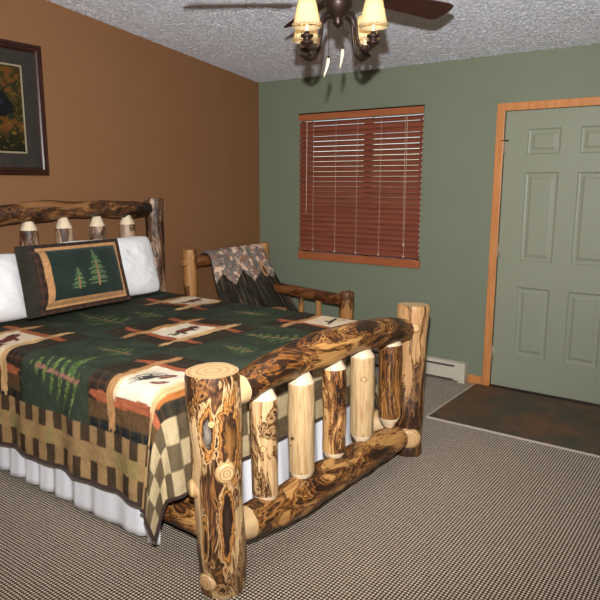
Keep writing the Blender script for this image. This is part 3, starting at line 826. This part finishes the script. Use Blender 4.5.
def quilt_pos(u, v, bumps=True):
    a = np.maximum(0, u-UE); bn = np.maximum(0, VN-v); bf = np.maximum(0, v-VF)
    b = np.maximum(bn, bf); sg = np.where(bn > 0, -1.0, 1.0)
    r = np.hypot(a, b); rs = np.maximum(r, 1e-9)
    phi = np.arctan2(b, a)/(PI/2)                     # 0 foot .. 1 side
    both = (a > 0) & (b > 0)
    phi2 = np.where(both & (sg < 0), phi**.62, phi)
    ca, sa = np.cos(phi2*PI/2), np.sin(phi2*PI/2)
    th = np.minimum(r/RQ, PI/2); over = np.maximum(0, r-RQ*PI/2)
    over = over*np.where(both, 1-.13*np.sin(phi*PI)**2, 1)
    flare = np.where(both, .15, .045)
    hor = RQ*np.sin(th) + flare*over
    down = RQ*(1-np.cos(th)) + over*np.sqrt(1-flare**2)
    # corner folds and soft hanging waves
    hor = hor + np.where(both, .030*np.sin(phi*PI)*np.cos(phi*PI*3.0)*np.clip(over/.3, 0, 1), 0)
    s = np.where(a > b, v, u)
    wav = (.010*np.sin(s*17+.8)+.006*np.sin(s*31))*np.clip(over/.35, 0, 1)*np.where(both, 0, 1)*np.where(a > b, .4, 1)
    hor = hor + wav
    x = np.minimum(u, UE) + hor*ca
    y = np.clip(v, VN, VF) + hor*sa*sg
    z = QT - down
    if bumps:
        top = np.clip(1-r/.05, 0, 1)
        nz = (fbm(u*5, v*5, 41)-.5)*.022 + (fbm(u*16, v*16, 43)-.5)*.007
        z = z + nz*top
        dirn = (fbm(u*16, v*16, 47)-.5)*.008*(1-top)
        x = x + dirn*ca*(r > 0); y = y + dirn*sa*sg*(r > 0)
    z = np.maximum(z, .022)
    return np.stack([x, y, z], 1)
st = .0072
nu, nv = int((U1-U0)/st)+1, int((V1-V0)/st)+1
uu, vv = np.linspace(U0, U1, nu), np.linspace(V0, V1, nv)
A, B_ = np.meshgrid(uu, vv, indexing='ij'); A = A.ravel(); B_ = B_.ravel()
me = grid_mesh('quilt', quilt_pos(A, B_), nu, nv)
set_col(me, quilt_color(A, B_))
t = NT('quilt lining'); br_ = t.n('ShaderNodeTexWave'); br_.inputs['Scale'].default_value = 14; t.l(t.coord(), br_.inputs['Vector'])
t.base(t.ramp(br_.outputs['Fac'], [(.3, (.55, .44, .33)), (.55, (.62, .52, .42)), (.75, (.22, .09, .06))])); M['lining'] = t.set(.9, .1)
q = link('quilt', me, [M['quilt'], M['lining']])
sol = q.modifiers.new('thickness', 'SOLIDIFY'); sol.thickness = .010; sol.offset = -1; sol.material_offset = 1; sol.material_offset_rim = 0
tag(q, 'dark green patchwork lodge quilt with log-cabin blocks and embroidered trees on the bed', 'quilt')
# piping along the three hanging edges
edge = [(U0, v) for v in ()]
k = 160
pu = np.concatenate([np.linspace(U0, U1, k), np.full(k, U1), np.linspace(U1, U0, k)])
pv = np.concatenate([np.full(k, V0), np.linspace(V0, V1, k), np.full(k, V1)])
pp = quilt_pos(pu, pv)
keep = [0]
for i in range(1, len(pp)):
    if np.linalg.norm(pp[i]-pp[keep[-1]]) > .004: keep.append(i)
bm = bmesh.new(); add_tube(bm, [tuple(pp[i]) for i in keep], .0075, 8)
obj('piping', bm, M['piping'], q)

# ------------------------------------------------------------------ bed skirt
def skirt_strip(pts, ztop, seed):
    """pts: polyline of (x,y) with outward normal to its right"""
    P2 = [Vector((a, b, 0)) for a, b in pts]; out = []
    seglen = [0]
    for a, b_ in zip(P2, P2[1:]): seglen.append(seglen[-1]+(b_-a).length)
    n_ = int(seglen[-1]/.008); rows = 14
    X = []
    for i in range(n_+1):
        s = seglen[-1]*i/n_; k = max(j for j in range(len(P2)-1) if seglen[j] <= s+1e-9); dv = (P2[k+1]-P2[k]).normalized(); p = P2[k]+dv*(s-seglen[k]); nrm = Vector((dv.y, -dv.x, 0))
        ph = s*2*PI/.15 + 5.0*vnoise(s*3.2, seed) ; am = .004+.017*vnoise(s*5, seed+3.5)
        sharp = math.sin(ph)+.35*math.sin(2*ph+.8)
        for r in range(rows):
            t_ = r/(rows-1); z = ztop*(1-t_)+.020*t_ + (.010*vnoise(s*6, seed+9))*t_
            X.append(p+nrm*(.004+am*sharp*t_**.8+.022*t_)+Vector((0, 0, z)))
    return np.array([tuple(x) for x in X]), n_+1, rows
ps = [((.24, -2.998), (1.93, -2.998)), ((2.015, -2.90), (2.015, -1.56)), ((1.95, -1.492), (.24, -1.492))]
bm = bmesh.new()
for i, p_ in enumerate(ps):
    X, a_n, b_n = skirt_strip(p_, .40, 3.3*i+1); m_ = grid_mesh('tmp', X, a_n, b_n); t_ = bmesh.new(); t_.from_mesh(m_); merge(bm, t_, 0); bpy.data.meshes.remove(m_)
sk = obj('bed_skirt', bm, M['skirt']); s2 = sk.modifiers.new('thickness', 'SOLIDIFY'); s2.thickness = .003; s2.offset = 0
tag(sk, 'white gathered bed skirt hanging to the carpet below the quilt', 'bed skirt')

# ------------------------------------------------------------------ pillows
def cushion(name, W, Hh, Tk, mats, colfn=None, seed=0, flange=0, nx=110, ny=80, wr=.012, pinch=.06, corner=.13, shear=0):
    """pillow lying in its local XY plane (x width, y height, z thickness)"""
    s = np.linspace(-1, 1, nx); t = np.linspace(-1, 1, ny); S_, T2 = np.meshgrid(s, t, indexing='ij'); S_ = S_.ravel(); T2 = T2.ravel()
    X = S_*W/2*(1-pinch*(1-T2**2)*0 - pinch*.5*(1-np.abs(T2)**2)*np.abs(S_)**3); Y = T2*Hh/2*(1-pinch*.7*(1-np.abs(S_)**2)*np.abs(T2)**3)
    X = X*np.sqrt(1-corner*T2**6); Y = Y*np.sqrt(1-corner*S_**6)
    fx, fy = flange/(W/2), flange/(Hh/2)
    a = np.clip(np.abs(S_)/(1-fx), 0, 1); c = np.clip(np.abs(T2)/(1-fy), 0, 1)
    th = (np.clip(1-a**3.0, 0, 1)**.55)*(np.clip(1-c**3.0, 0, 1)**.55)
    wrk = (fbm(S_*3+seed, T2*2.2, 11+seed)-.5)*wr*2 + (fbm(S_*8+T2*4, T2*3, 17+seed)-.5)*wr*.8
    Xc = X.copy(); X = X+shear*Y
    Z = th*(Tk/2+wrk) + .004
    me1 = np.stack([X, Y, Z], 1); me2 = np.stack([X, Y, -Z], 1)
    bm = bmesh.new()
    for Pm, fl in ((me1, 0), (me2, 1)):
        m_ = grid_mesh('tmp', Pm, nx, ny); t_ = bmesh.new(); t_.from_mesh(m_)
        if fl: bmesh.ops.reverse_faces(t_, faces=t_.faces)
        merge(bm, t_, 0); bpy.data.meshes.remove(m_)
    # close the rim
    bm.verts.ensure_lookup_table(); N = nx*ny
    ring = [i*ny for i in range(nx)] + [(nx-1)*ny+j for j in range(1, ny)] + [i*ny+ny-1 for i in range(nx-2, -1, -1)] + [j for j in range(ny-2, 0, -1)]
    for i in range(len(ring)):
        a_, b_ = ring[i], ring[(i+1) % len(ring)]
        bm.faces.new([bm.verts[a_], bm.verts[b_], bm.verts[N+b_], bm.verts[N+a_]])
    bmesh.ops.recalc_face_normals(bm, faces=bm.faces)
    me = bpy.data.meshes.new(name); bm.to_mesh(me); bm.free()
    if colfn is not None:
        cc = colfn(S_*W/2, T2*Hh/2); set_col(me, np.concatenate([cc, cc]))
    return link(name, me, mats)
def lean(o, bl_, br_, tl):
    """place a cushion by its bottom-left, bottom-right and top-left corners"""
    bl_, br_, tl = Vector(bl_), Vector(br_), Vector(tl)
    xa = (br_-bl_).normalized(); ya = (tl-bl_); ya = (ya-xa*ya.dot(xa)).normalized(); za = xa.cross(ya)
    c = bl_ + (br_-bl_)/2 + ya*((tl-bl_).length/2)
    o.matrix_world = Matrix.Translation(c) @ Matrix((xa, ya, za)).transposed().to_4x4()
p1 = cushion('pillow', .78, .425, .145, M['white_cotton'], seed=2)
lean(p1, (.40, -2.345, .768), (.375, -1.590, .762), (.285, -2.350, 1.172))
tag(p1, 'white pillow peeking out to the right of the green tree cushion, beside the headboard post', 'pillow', 'white pillows against the headboard')
p2 = cushion('pillow', .72, .40, .18, M['white_cotton'], seed=5)
lean(p2, (.47, -3.345, .765), (.47, -2.625, .765), (.335, -3.345, 1.135))
tag(p2, 'white pillow at the left edge of the photo, left of the green tree cushion', 'pillow', 'white pillows against the headboard')
def sham_col(x, y):
    x = x*.70/.745
    col = plaid(x, y, (50, 36, 28), (28, 26, 26), (86, 54, 38), .06)
    n2 = fbm(x*80, y*80, 3)
    put(col, (x < -.275), np.array((44, 40, 32))[None, :]*(.85+.3*n2)[:, None])
    L_, R_, B0, T0 = -.235, .325, -.182, .190
    put(col, (x > L_) & (x < R_) & (y > B0) & (y < T0), np.array((172, 128, 84))[None, :]*(.85+.3*n2)[:, None])
    w_ = .034
    put(col, (x > L_+w_+.006) & (x < R_-w_+.012) & (y > B0+w_) & (y < T0-w_+.01), np.array((32, 45, 38))[None, :]*(.85+.3*fbm(x*12, y*12, 8))[:, None])
    for bx, by, hh, W_, n_ in ((-.040, -.105, .135, .062, 5), (.095, -.100, .245, .090, 7)):
        p = (y-by)/hh; q_ = x-bx
        f, tr = tree_mask(p, q_, W_, n_, 4, .28)
        g = fbm(x*110, y*110, 12)
        put(col, f, np.array((78, 98, 66))[None, :]*(.75+.55*g)[:, None]); put(col, tr, (150, 102, 76))
    return col
sh = cushion('pillow_sham', .745, .425, .15, M['sham'], sham_col, seed=9, flange=.045, nx=180, ny=120, wr=.010, pinch=.03, corner=.02, shear=.15)
lean(sh, (.640, -2.748, .792), (.600, -2.010, .788), (.458, -2.738, 1.187))
tag(sh, 'dark green cushion with two embroidered pine trees and a tan border, leaning on white pillows', 'cushion')

# ------------------------------------------------------------------ log armchair
ch = thing('log_armchair', 'rustic log armchair between the bed and the window, half covered by a throw', 'armchair', (.65, -.68, 0))
CO = Vector((.65, -.68, 0))
def cl(name, p0, p1, r, m=None, seed=0, taper=1.0, **k):
    m = m or M['log_chair']
    return log(name, Vector(p0)-CO, Vector(p1)-CO, [(0, r), (.5, r), (1, r*taper)], [m, M['log_chair'], M['log_chair']], ch, seed=seed, n=20, lump=.06, **k)
A_, B2, FL, FR = (.135, -1.052), (.185, -.185), (1.11, -1.145), (1.215, -.385)
cl('back_post', (*A_, 0), (*A_, 1.012), .056, M['log_chair'], 60, roll=1)
cl('back_post', (*B2, 0), (*B2, 1.005), .056, M['log_chair'], 61)
cl('front_post', (*FL, 0), (*FL, .655), .058, M['log_chair'], 62)
cl('front_post', (*FR, 0), (*FR, .682), .060, M['log_chair'], 63, roll=2)
cl('back_rail', (.130, -1.13, .905), (.190, -.11, .915), .046, M['log_chair_dark'], 64, cham0=(.05, .020), cham1=(.05, .020))
cl('back_rail', (.140, -1.05, .40), (.187, -.18, .40), .038, M['log_chair_dark'], 65)
cl('arm_rail', (.19, -.235, .628), (1.205, -.395, .612), .047, M['log_chair_dark'], 66)
cl('arm_rail', (.145, -1.055, .560), (1.105, -1.145, .560), .045, M['log_chair_dark'], 67)
cl('side_rail', (.19, -.20, .30), (1.21, -.385, .30), .040, M['log_chair_dark'], 68)
cl('side_rail', (.14, -1.055, .30), (1.11, -1.145, .30), .040, M['log_chair_dark'], 69)
cl('front_rail', (1.11, -1.14, .30), (1.21, -.39, .30), .045, M['log_chair_dark'], 70)
for s_, pa, pb in ((0, (.19, -.225), (1.21, -.395)), (1, (.14, -1.055), (1.11, -1.145))):
    for t_ in (.2, .51, .71) if s_ == 0 else (.3, .5, .7):
        x, y = pa[0]+(pb[0]-pa[0])*t_, pa[1]+(pb[1]-pa[1])*t_
        cl('arm_spindle', (x, y, .31), (x, y, .60 if s_ == 0 else .55), .024, M['log_chair'], 71+int(t_*50)+s_*30)
for t_ in (.5, .7):
    x, y = A_[0]+(B2[0]-A_[0])*t_, A_[1]+(B2[1]-A_[1])*t_
    cl('back_spindle', (x, y, .41), (x, y, .90), .024, M['log_chair'], 90+int(t_*10))
bm = bmesh.new(); vs = [bm.verts.new(Vector((x, y, z))-CO) for z in (.335, .36) for x, y in ((.17, -1.03), (1.09, -1.12), (1.18, -.41), (.21, -.22))]
bm.faces.new(vs[:4][::-1]); bm.faces.new(vs[4:])
for k in range(4): bm.faces.new([vs[k], vs[(k+1) % 4], vs[4+(k+1) % 4], vs[4+k]])
bmesh.ops.recalc_face_normals(bm, faces=bm.faces)
obj('seat', bm, M['log_chair_dark'], ch, smooth=False)

# throw over the chair back and seat
nu, nv = 190, 150
s = np.linspace(0, 1, nu); t2 = np.linspace(0, 1, nv)
path = smoothcurve([(.070, .86), (.078, .90), (.098, .955), (.150, .992), (.215, .968), (.270, .84), (.345, .66), (.43, .50), (.52, .405), (.66, .382), (.80, .380)], 12)
pl = np.array([(p.x, p.y) for p in [Vector((a[0], a[1], 0)) for a in path]]) if not isinstance(path[0], tuple) else np.array(path)
dl_ = np.r_[0, np.cumsum(np.hypot(*np.diff(pl, axis=0).T))]; tot = dl_[-1]
Sg, Tg = np.meshgrid(s, t2, indexing='ij'); Sg = Sg.ravel(); Tg = Tg.ravel()
px = np.interp(Sg*tot, dl_, pl[:, 0]); pz = np.interp(Sg*tot, dl_, pl[:, 1])
yl = -.930 + .02*np.sin(Sg*9); yr = -.265 + .13*np.clip((Sg-.25)/.35, 0, 1) + .012*np.sin(Sg*7+1)
py = yl+(yr-yl)*Tg
hang = np.clip((Sg-.35)/.3, 0, 1)
px = px + .055*(py+.965)/.72*.9 + hang*(.012*np.sin(Tg*19)+.008*np.sin(Tg*37+2)) + (fbm(Tg*6, Sg*6, 3)-.5)*.02
pz = pz + (fbm(Tg*5, Sg*3, 7)-.5)*.02 + .012*(Tg-.5) - .02*np.clip((.07-Tg)/.07, 0, 1)**2 - .03*np.clip((Tg-.9)/.1, 0, 1)**2
pz = np.maximum(pz, .378)
me = grid_mesh('throw_blanket', np.stack([px, py, pz], 1), nu, nv)
dd = Sg*tot; xx = Tg*.72                                # cloth coordinates
ztop = pz
col = np.zeros((len(Sg), 3)); n1 = fbm(xx*30, dd*30, 2); n2 = fbm(xx*30+9, dd*30, 14); col[:] = (106, 96, 88)
put(col, n1 > .52, (146, 122, 104)); put(col, n2 > .56, (88, 80, 76)); put(col, (n1 > .60) & (n2 < .52), (176, 152, 130)); put(col, fbm(xx*30, dd*30, 6) > .66, (118, 84, 68))
mount = .735 + .06*np.abs(np.mod(xx*4.6+.15, 1)-.5)*2*.9 + .03*(np.abs(np.mod(xx*11, 1)-.5)) - .02
dark = ztop < (.70 + .13*(1-np.abs(np.mod(xx*4.4+.1, 1)*2-1))*(.6+.6*vnoise(np.floor(xx*4.4+.1), 2.2, 4)) + .015*vnoise(xx*60, 1, 3))
dark &= (Sg > .30)
dc = np.array((36, 31, 26))[None, :]*(.6+.8*fbm(xx*50, dd*7, 8))[:, None]
put(col, dark, dc); put(col, dark & (fbm(xx*75, dd*4, 22) > .70), (74, 60, 46)); put(col, dark & (fbm(xx*60+4, dd*5, 27) > .68), (52, 52, 40))
ex, ez = (xx-.585)/.035, (ztop-.80)/.075
put(col, ((ex**2+ez**2) < 1)*(Sg > .3)*1.0, (140, 108, 78)); put(col, (((xx-.59)/.016)**2+((ztop-.78)/.04)**2 < 1)*(Sg > .3)*1.0, (72, 50, 38))
ed = (Tg < .012) | (Tg > .988) | (Sg > .99)
put(col, ed, (40, 36, 34))
set_col(me, col*1.35)
tb = link('throw_blanket', me, M['throw']); s3 = tb.modifiers.new('thickness', 'SOLIDIFY'); s3.thickness = .012; s3.offset = 0
tag(tb, 'grey camouflage and dark mountain forest throw draped over the log armchair back', 'blanket')

# ------------------------------------------------------------------ ceiling fan
FX, FY = 2.283, -2.228
FZ = ceil_z(FY)
fan = thing('ceiling_fan', 'dark ceiling fan with wood blades and four lit fabric-shaded candle lamps', 'ceiling fan', (FX, FY, FZ))
def fz(z): return z-FZ
bm = bmesh.new(); add_lathe(bm, [(0, .02), (.075, .02), (.075, -.02), (.06, -.055), (.03, -.07), (0, -.07)], n=28); bmesh.ops.recalc_face_normals(bm, faces=bm.faces); obj('canopy', bm, M['bronze'], fan)
bm = bmesh.new(); add_tube(bm, [(0, 0, -.05), (0, 0, fz(2.44))], .013, 12); obj('downrod', bm, M['bronze'], fan)
bm = bmesh.new()
add_lathe(bm, [(0, fz(2.46)), (.03, fz(2.455)), (.05, fz(2.44)), (.115, fz(2.42)), (.13, fz(2.39)), (.13, fz(2.36)), (.115, fz(2.335)), (.09, fz(2.325)), (.07, fz(2.315)), (0, fz(2.315))], n=32)
bmesh.ops.recalc_face_normals(bm, faces=bm.faces); obj('motor_housing', bm, M['bronze'], fan)
bm = bmesh.new()
add_lathe(bm, [(0, fz(2.32)), (.055, fz(2.32)), (.062, fz(2.30)), (.058, fz(2.275)), (.040, fz(2.25)), (.030, fz(2.238)), (.018, fz(2.225)), (.022, fz(2.212)), (.014, fz(2.203)), (.006, fz(2.196)), (0, fz(2.192))], n=28)
bmesh.ops.recalc_face_normals(bm, faces=bm.faces); obj('light_kit_hub', bm, M['bronze'], fan)
# blades
def blade_mesh():
    bm = bmesh.new(); out = []
    L0, L1_ = .20, .665
    pts = []
    for k in range(9): t_ = k/8; pts.append((L0+(L1_-.05-L0)*t_, -(.050+.020*t_)))
    for k in range(1, 7): a = -PI/2+PI*k/7*.999; pts.append((L1_-.03+.03*math.cos(a)*1.0, .070*math.sin(a) if abs(math.sin(a)) < .98 else .069*math.sin(a)))
    for k in range(9): t_ = 1-k/8; pts.append((L0+(L1_-.05-L0)*t_, (.050+.020*t_)))
    top = [bm.verts.new((x, y, .003)) for x, y in pts]; bot = [bm.verts.new((x, y, -.003)) for x, y in pts]
    bm.faces.new(top); bm.faces.new(bot[::-1])
    for k in range(len(pts)): bm.faces.new([top[k], bot[k], bot[(k+1) % len(pts)], top[(k+1) % len(pts)]])
    bmesh.ops.recalc_face_normals(bm, faces=bm.faces); return bm
def iron_mesh():
    bm = bmesh.new()
    add_box(bm, (.155, 0, 0), (.11, .028, .008), bevel=.003); add_box(bm, (.245, 0, -.006), (.09, .075, .005), bevel=.002)
    for y in (-.022, .022): add_lathe(bm, [(0, -.014), (.007, -.013), (.007, -.008)], (.255, y, 0), 8)
    return bm
bmesh0 = bpy.data.meshes.new('blade'); b_ = blade_mesh(); b_.to_mesh(bmesh0); b_.free(); bmesh0.materials.append(M['blade'])
imesh = bpy.data.meshes.new('blade_iron'); b_ = iron_mesh(); b_.to_mesh(imesh); b_.free(); imesh.materials.append(M['bronze'])
for a in (35, 107, 179, 251, 323):
    ang_ = math.radians(a+35.9)
    for nm, m_ in (('blade', bmesh0), ('blade_iron', imesh)):
        o = bpy.data.objects.new(nm, m_); C.objects.link(o); o.parent = fan
        o.matrix_local = Matrix.Translation((0, 0, fz(2.350))) @ Matrix.Rotation(ang_, 4, 'Z') @ Matrix.Rotation(math.radians(-17), 4, 'X')
# lamps
ctr = Vector((FX, FY, FZ))
for k, (lx, ly) in enumerate(((2.254, -2.416), (2.474, -2.256), (2.094, -2.199), (2.312, -2.042))):
    dv = Vector((lx-FX, ly-FY, 0)); rr = dv.length; dv.normalize()
    def P(r, z): return tuple(dv*r + Vector((0, 0, fz(z))))
    bm = bmesh.new()
    c_ = smoothcurve([P(.02, 2.238), P(.06, 2.246), P(.095, 2.215), P(.105, 2.15), P(.125, 2.10), P(.165, 2.083), P(rr, 2.098)], 7)
    add_tube(bm, c_, .0075, 8)
    arm = obj('lamp_arm', bm, M['bronze'], fan)
    bm = bmesh.new(); base = Vector(P(rr, 0))
    add_lathe(bm, [(0, 2.086), (.009, 2.088), (.012, 2.094), (.026, 2.102), (.029, 2.108), (.016, 2.112), (.016, 2.124), (.026, 2.128), (.027, 2.136), (.012, 2.140), (.010, 2.150), (0, 2.150)], base, 18)
    bmesh.ops.recalc_face_normals(bm, faces=bm.faces); obj('candle_cup', bm, M['bronze'], arm)
    bm = bmesh.new(); add_lathe(bm, [(.009, 2.145), (.009, 2.200), (.007, 2.203), (0, 2.203)], base, 12); bmesh.ops.recalc_face_normals(bm, faces=bm.faces)
    obj('candle_sleeve', bm, M['tusk'], arm)
    bm = bmesh.new(); add_lathe(bm, [(0, 2.200), (.008, 2.204), (.013, 2.218), (.010, 2.235), (.003, 2.250), (0, 2.253)], base, 12); bmesh.ops.recalc_face_normals(bm, faces=bm.faces)
    obj('bulb', bm, M['bulb'], arm)
    # shade: ribbed cone
    bm = bmesh.new(); n_ = 48; rings = []
    for z, r in ((2.166, .0600), (2.20, .0515), (2.24, .0425), (2.275, .0345)):
        rings.append([bm.verts.new(base+Vector(((r*(1-.035*abs(math.sin(4*PI*2*q_/n_/2)))) * math.cos(2*PI*q_/n_), (r*(1-.035*abs(math.sin(4*PI*q_/n_))))*math.sin(2*PI*q_/n_), z))) for q_ in range(n_)])
    for a, c in zip(rings, rings[1:]):
        for q_ in range(n_): bm.faces.new([a[q_], a[(q_+1) % n_], c[(q_+1) % n_], c[q_]])
    shd = obj('lamp_shade', bm, M['shade'], arm); so = shd.modifiers.new('thickness', 'SOLIDIFY'); so.thickness = .0012; so.offset = 1
    bm = bmesh.new()
    b3 = bmesh.new(); add_tube(b3, [base+Vector((.0352*math.cos(2*PI*q_/32), .0352*math.sin(2*PI*q_/32), 2.274)) for q_ in range(33)], .0016, 5, cap=False)
    obj('shade_ring', b3, M['bronze'], shd)
    for z, r in ((2.170, .0602),):
        add_tube(bm, [base+Vector((r*math.cos(2*PI*q_/32), r*math.sin(2*PI*q_/32), z)) for q_ in range(33)], .0016, 5, cap=False)
    for q_ in range(22):
        a = 2*PI*q_/22; t_ = bmesh.new(); bmesh.ops.create_icosphere(t_, subdivisions=1, radius=.0026); bmesh.ops.translate(t_, vec=base+Vector((.0605*math.cos(a), .0605*math.sin(a), 2.176)), verts=t_.verts); merge(bm, t_, 0)
    obj('shade_trim', bm, plain('shade braid', (.30, .17, .06), .8) if k == 0 else bpy.data.materials['shade braid'], shd)
    L = bpy.data.lights.new('fan_bulb_light', 'POINT'); L.energy = 40; L.color = (1, .74, .42); L.shadow_soft_size = .012
    lo = bpy.data.objects.new('fan_bulb_light', L); C.objects.link(lo); lo.location = ctr+base+Vector((0, 0, 2.228)) - Vector((0, 0, FZ))+Vector((0, 0, FZ)) if False else (lx, ly, 2.228)
# pull chains with tusk pulls
for nm, x0, z0, pz_, tilt in (('pull_chain', (-.028, -.028), 2.225, 2.075, -.02), ('pull_chain', (.020, .010), 2.225, 2.112, -.012)):
    bm = bmesh.new(); add_tube(bm, [(*x0, fz(z0)), (*x0, fz(pz_))], .0012, 5); add_lathe(bm, [(0, .006), (.006, 0), (0, -.006)], (*x0, fz(pz_)), 8)
    pcn = obj(nm, bm, M['bronze'], fan)
    rv = Vector((.81, .587, 0))
    pts = [Vector((*x0, fz(pz_-.006)))+rv*(tilt*(t_**1.6)) + Vector((0, 0, -.078*t_)) for t_ in np.linspace(0, 1, 9)]
    bm = bmesh.new(); add_tube(bm, pts, [.0065, .0075, .0075, .007, .006, .005, .0038, .0024, .0008], 8); obj('tusk_pull', bm, M['tusk'], pcn)

# ------------------------------------------------------------------ camera and light
cam = bpy.data.cameras.new('camera'); co = bpy.data.objects.new('camera', cam); C.objects.link(co)
CP = Vector((3.8526, -4.6670, 1.5375)); yaw, pitch, roll = .6269, .182, .0026
F = Vector((-math.sin(yaw)*math.cos(pitch), math.cos(yaw)*math.cos(pitch), -math.sin(pitch)))
R = Vector((math.cos(yaw), math.sin(yaw), 0)); U = R.cross(F)
R2 = R*math.cos(roll)+U*math.sin(roll); U2 = -R*math.sin(roll)+U*math.cos(roll)
co.matrix_world = Matrix.Translation(CP) @ Matrix((R2, U2, -F)).transposed().to_4x4()
cam.sensor_fit = 'HORIZONTAL'; cam.sensor_width = 36; cam.lens = 635.03/600*36; cam.clip_start = .05
sc.camera = co
# the photographer's flash in the hot shoe
L = bpy.data.lights.new('camera_flash', 'SPOT'); L.energy = 820; L.color = (1, .99, .98); L.shadow_soft_size = .022; L.spot_size = math.radians(112); L.spot_blend = 1.0
lo = bpy.data.objects.new('camera_flash', L); C.objects.link(lo)
lp = CP + U2*.235 + R2*(-.012); lo.location = lp
tgt = Vector((1.2, -1.2, 2.15)); lo.rotation_euler = (tgt-lp).to_track_quat('-Z', 'Y').to_euler()
# unseen fill light added behind the viewer, aimed up to brighten the ceiling
L = bpy.data.lights.new('fill_uplight', 'SPOT'); L.energy = 90; L.color = (1, .97, .94); L.shadow_soft_size = .20; L.spot_size = math.radians(165); L.spot_blend = .6
lo = bpy.data.objects.new('fill_uplight', L); C.objects.link(lo); lo.location = (3.3, -5.3, 1.75); lo.rotation_euler = (PI, 0, 0)
wd = bpy.data.worlds.new('sky'); sc.world = wd; wd.use_nodes = True
nt = wd.node_tree; bg = nt.nodes['Background']; sky = nt.nodes.new('ShaderNodeTexSky')
try:
    sky.sky_type = 'NISHITA'; sky.sun_disc = False; sky.sun_elevation = math.radians(35); sky.sun_rotation = math.radians(200)
except Exception: pass
nt.links.new(sky.outputs[0], bg.inputs[0]); bg.inputs[1].default_value = .28
vs_ = sc.view_settings; vs_.view_transform = 'Standard'; vs_.look = 'None'; vs_.exposure = 0; vs_.gamma = 1; vs_.use_curve_mapping = False
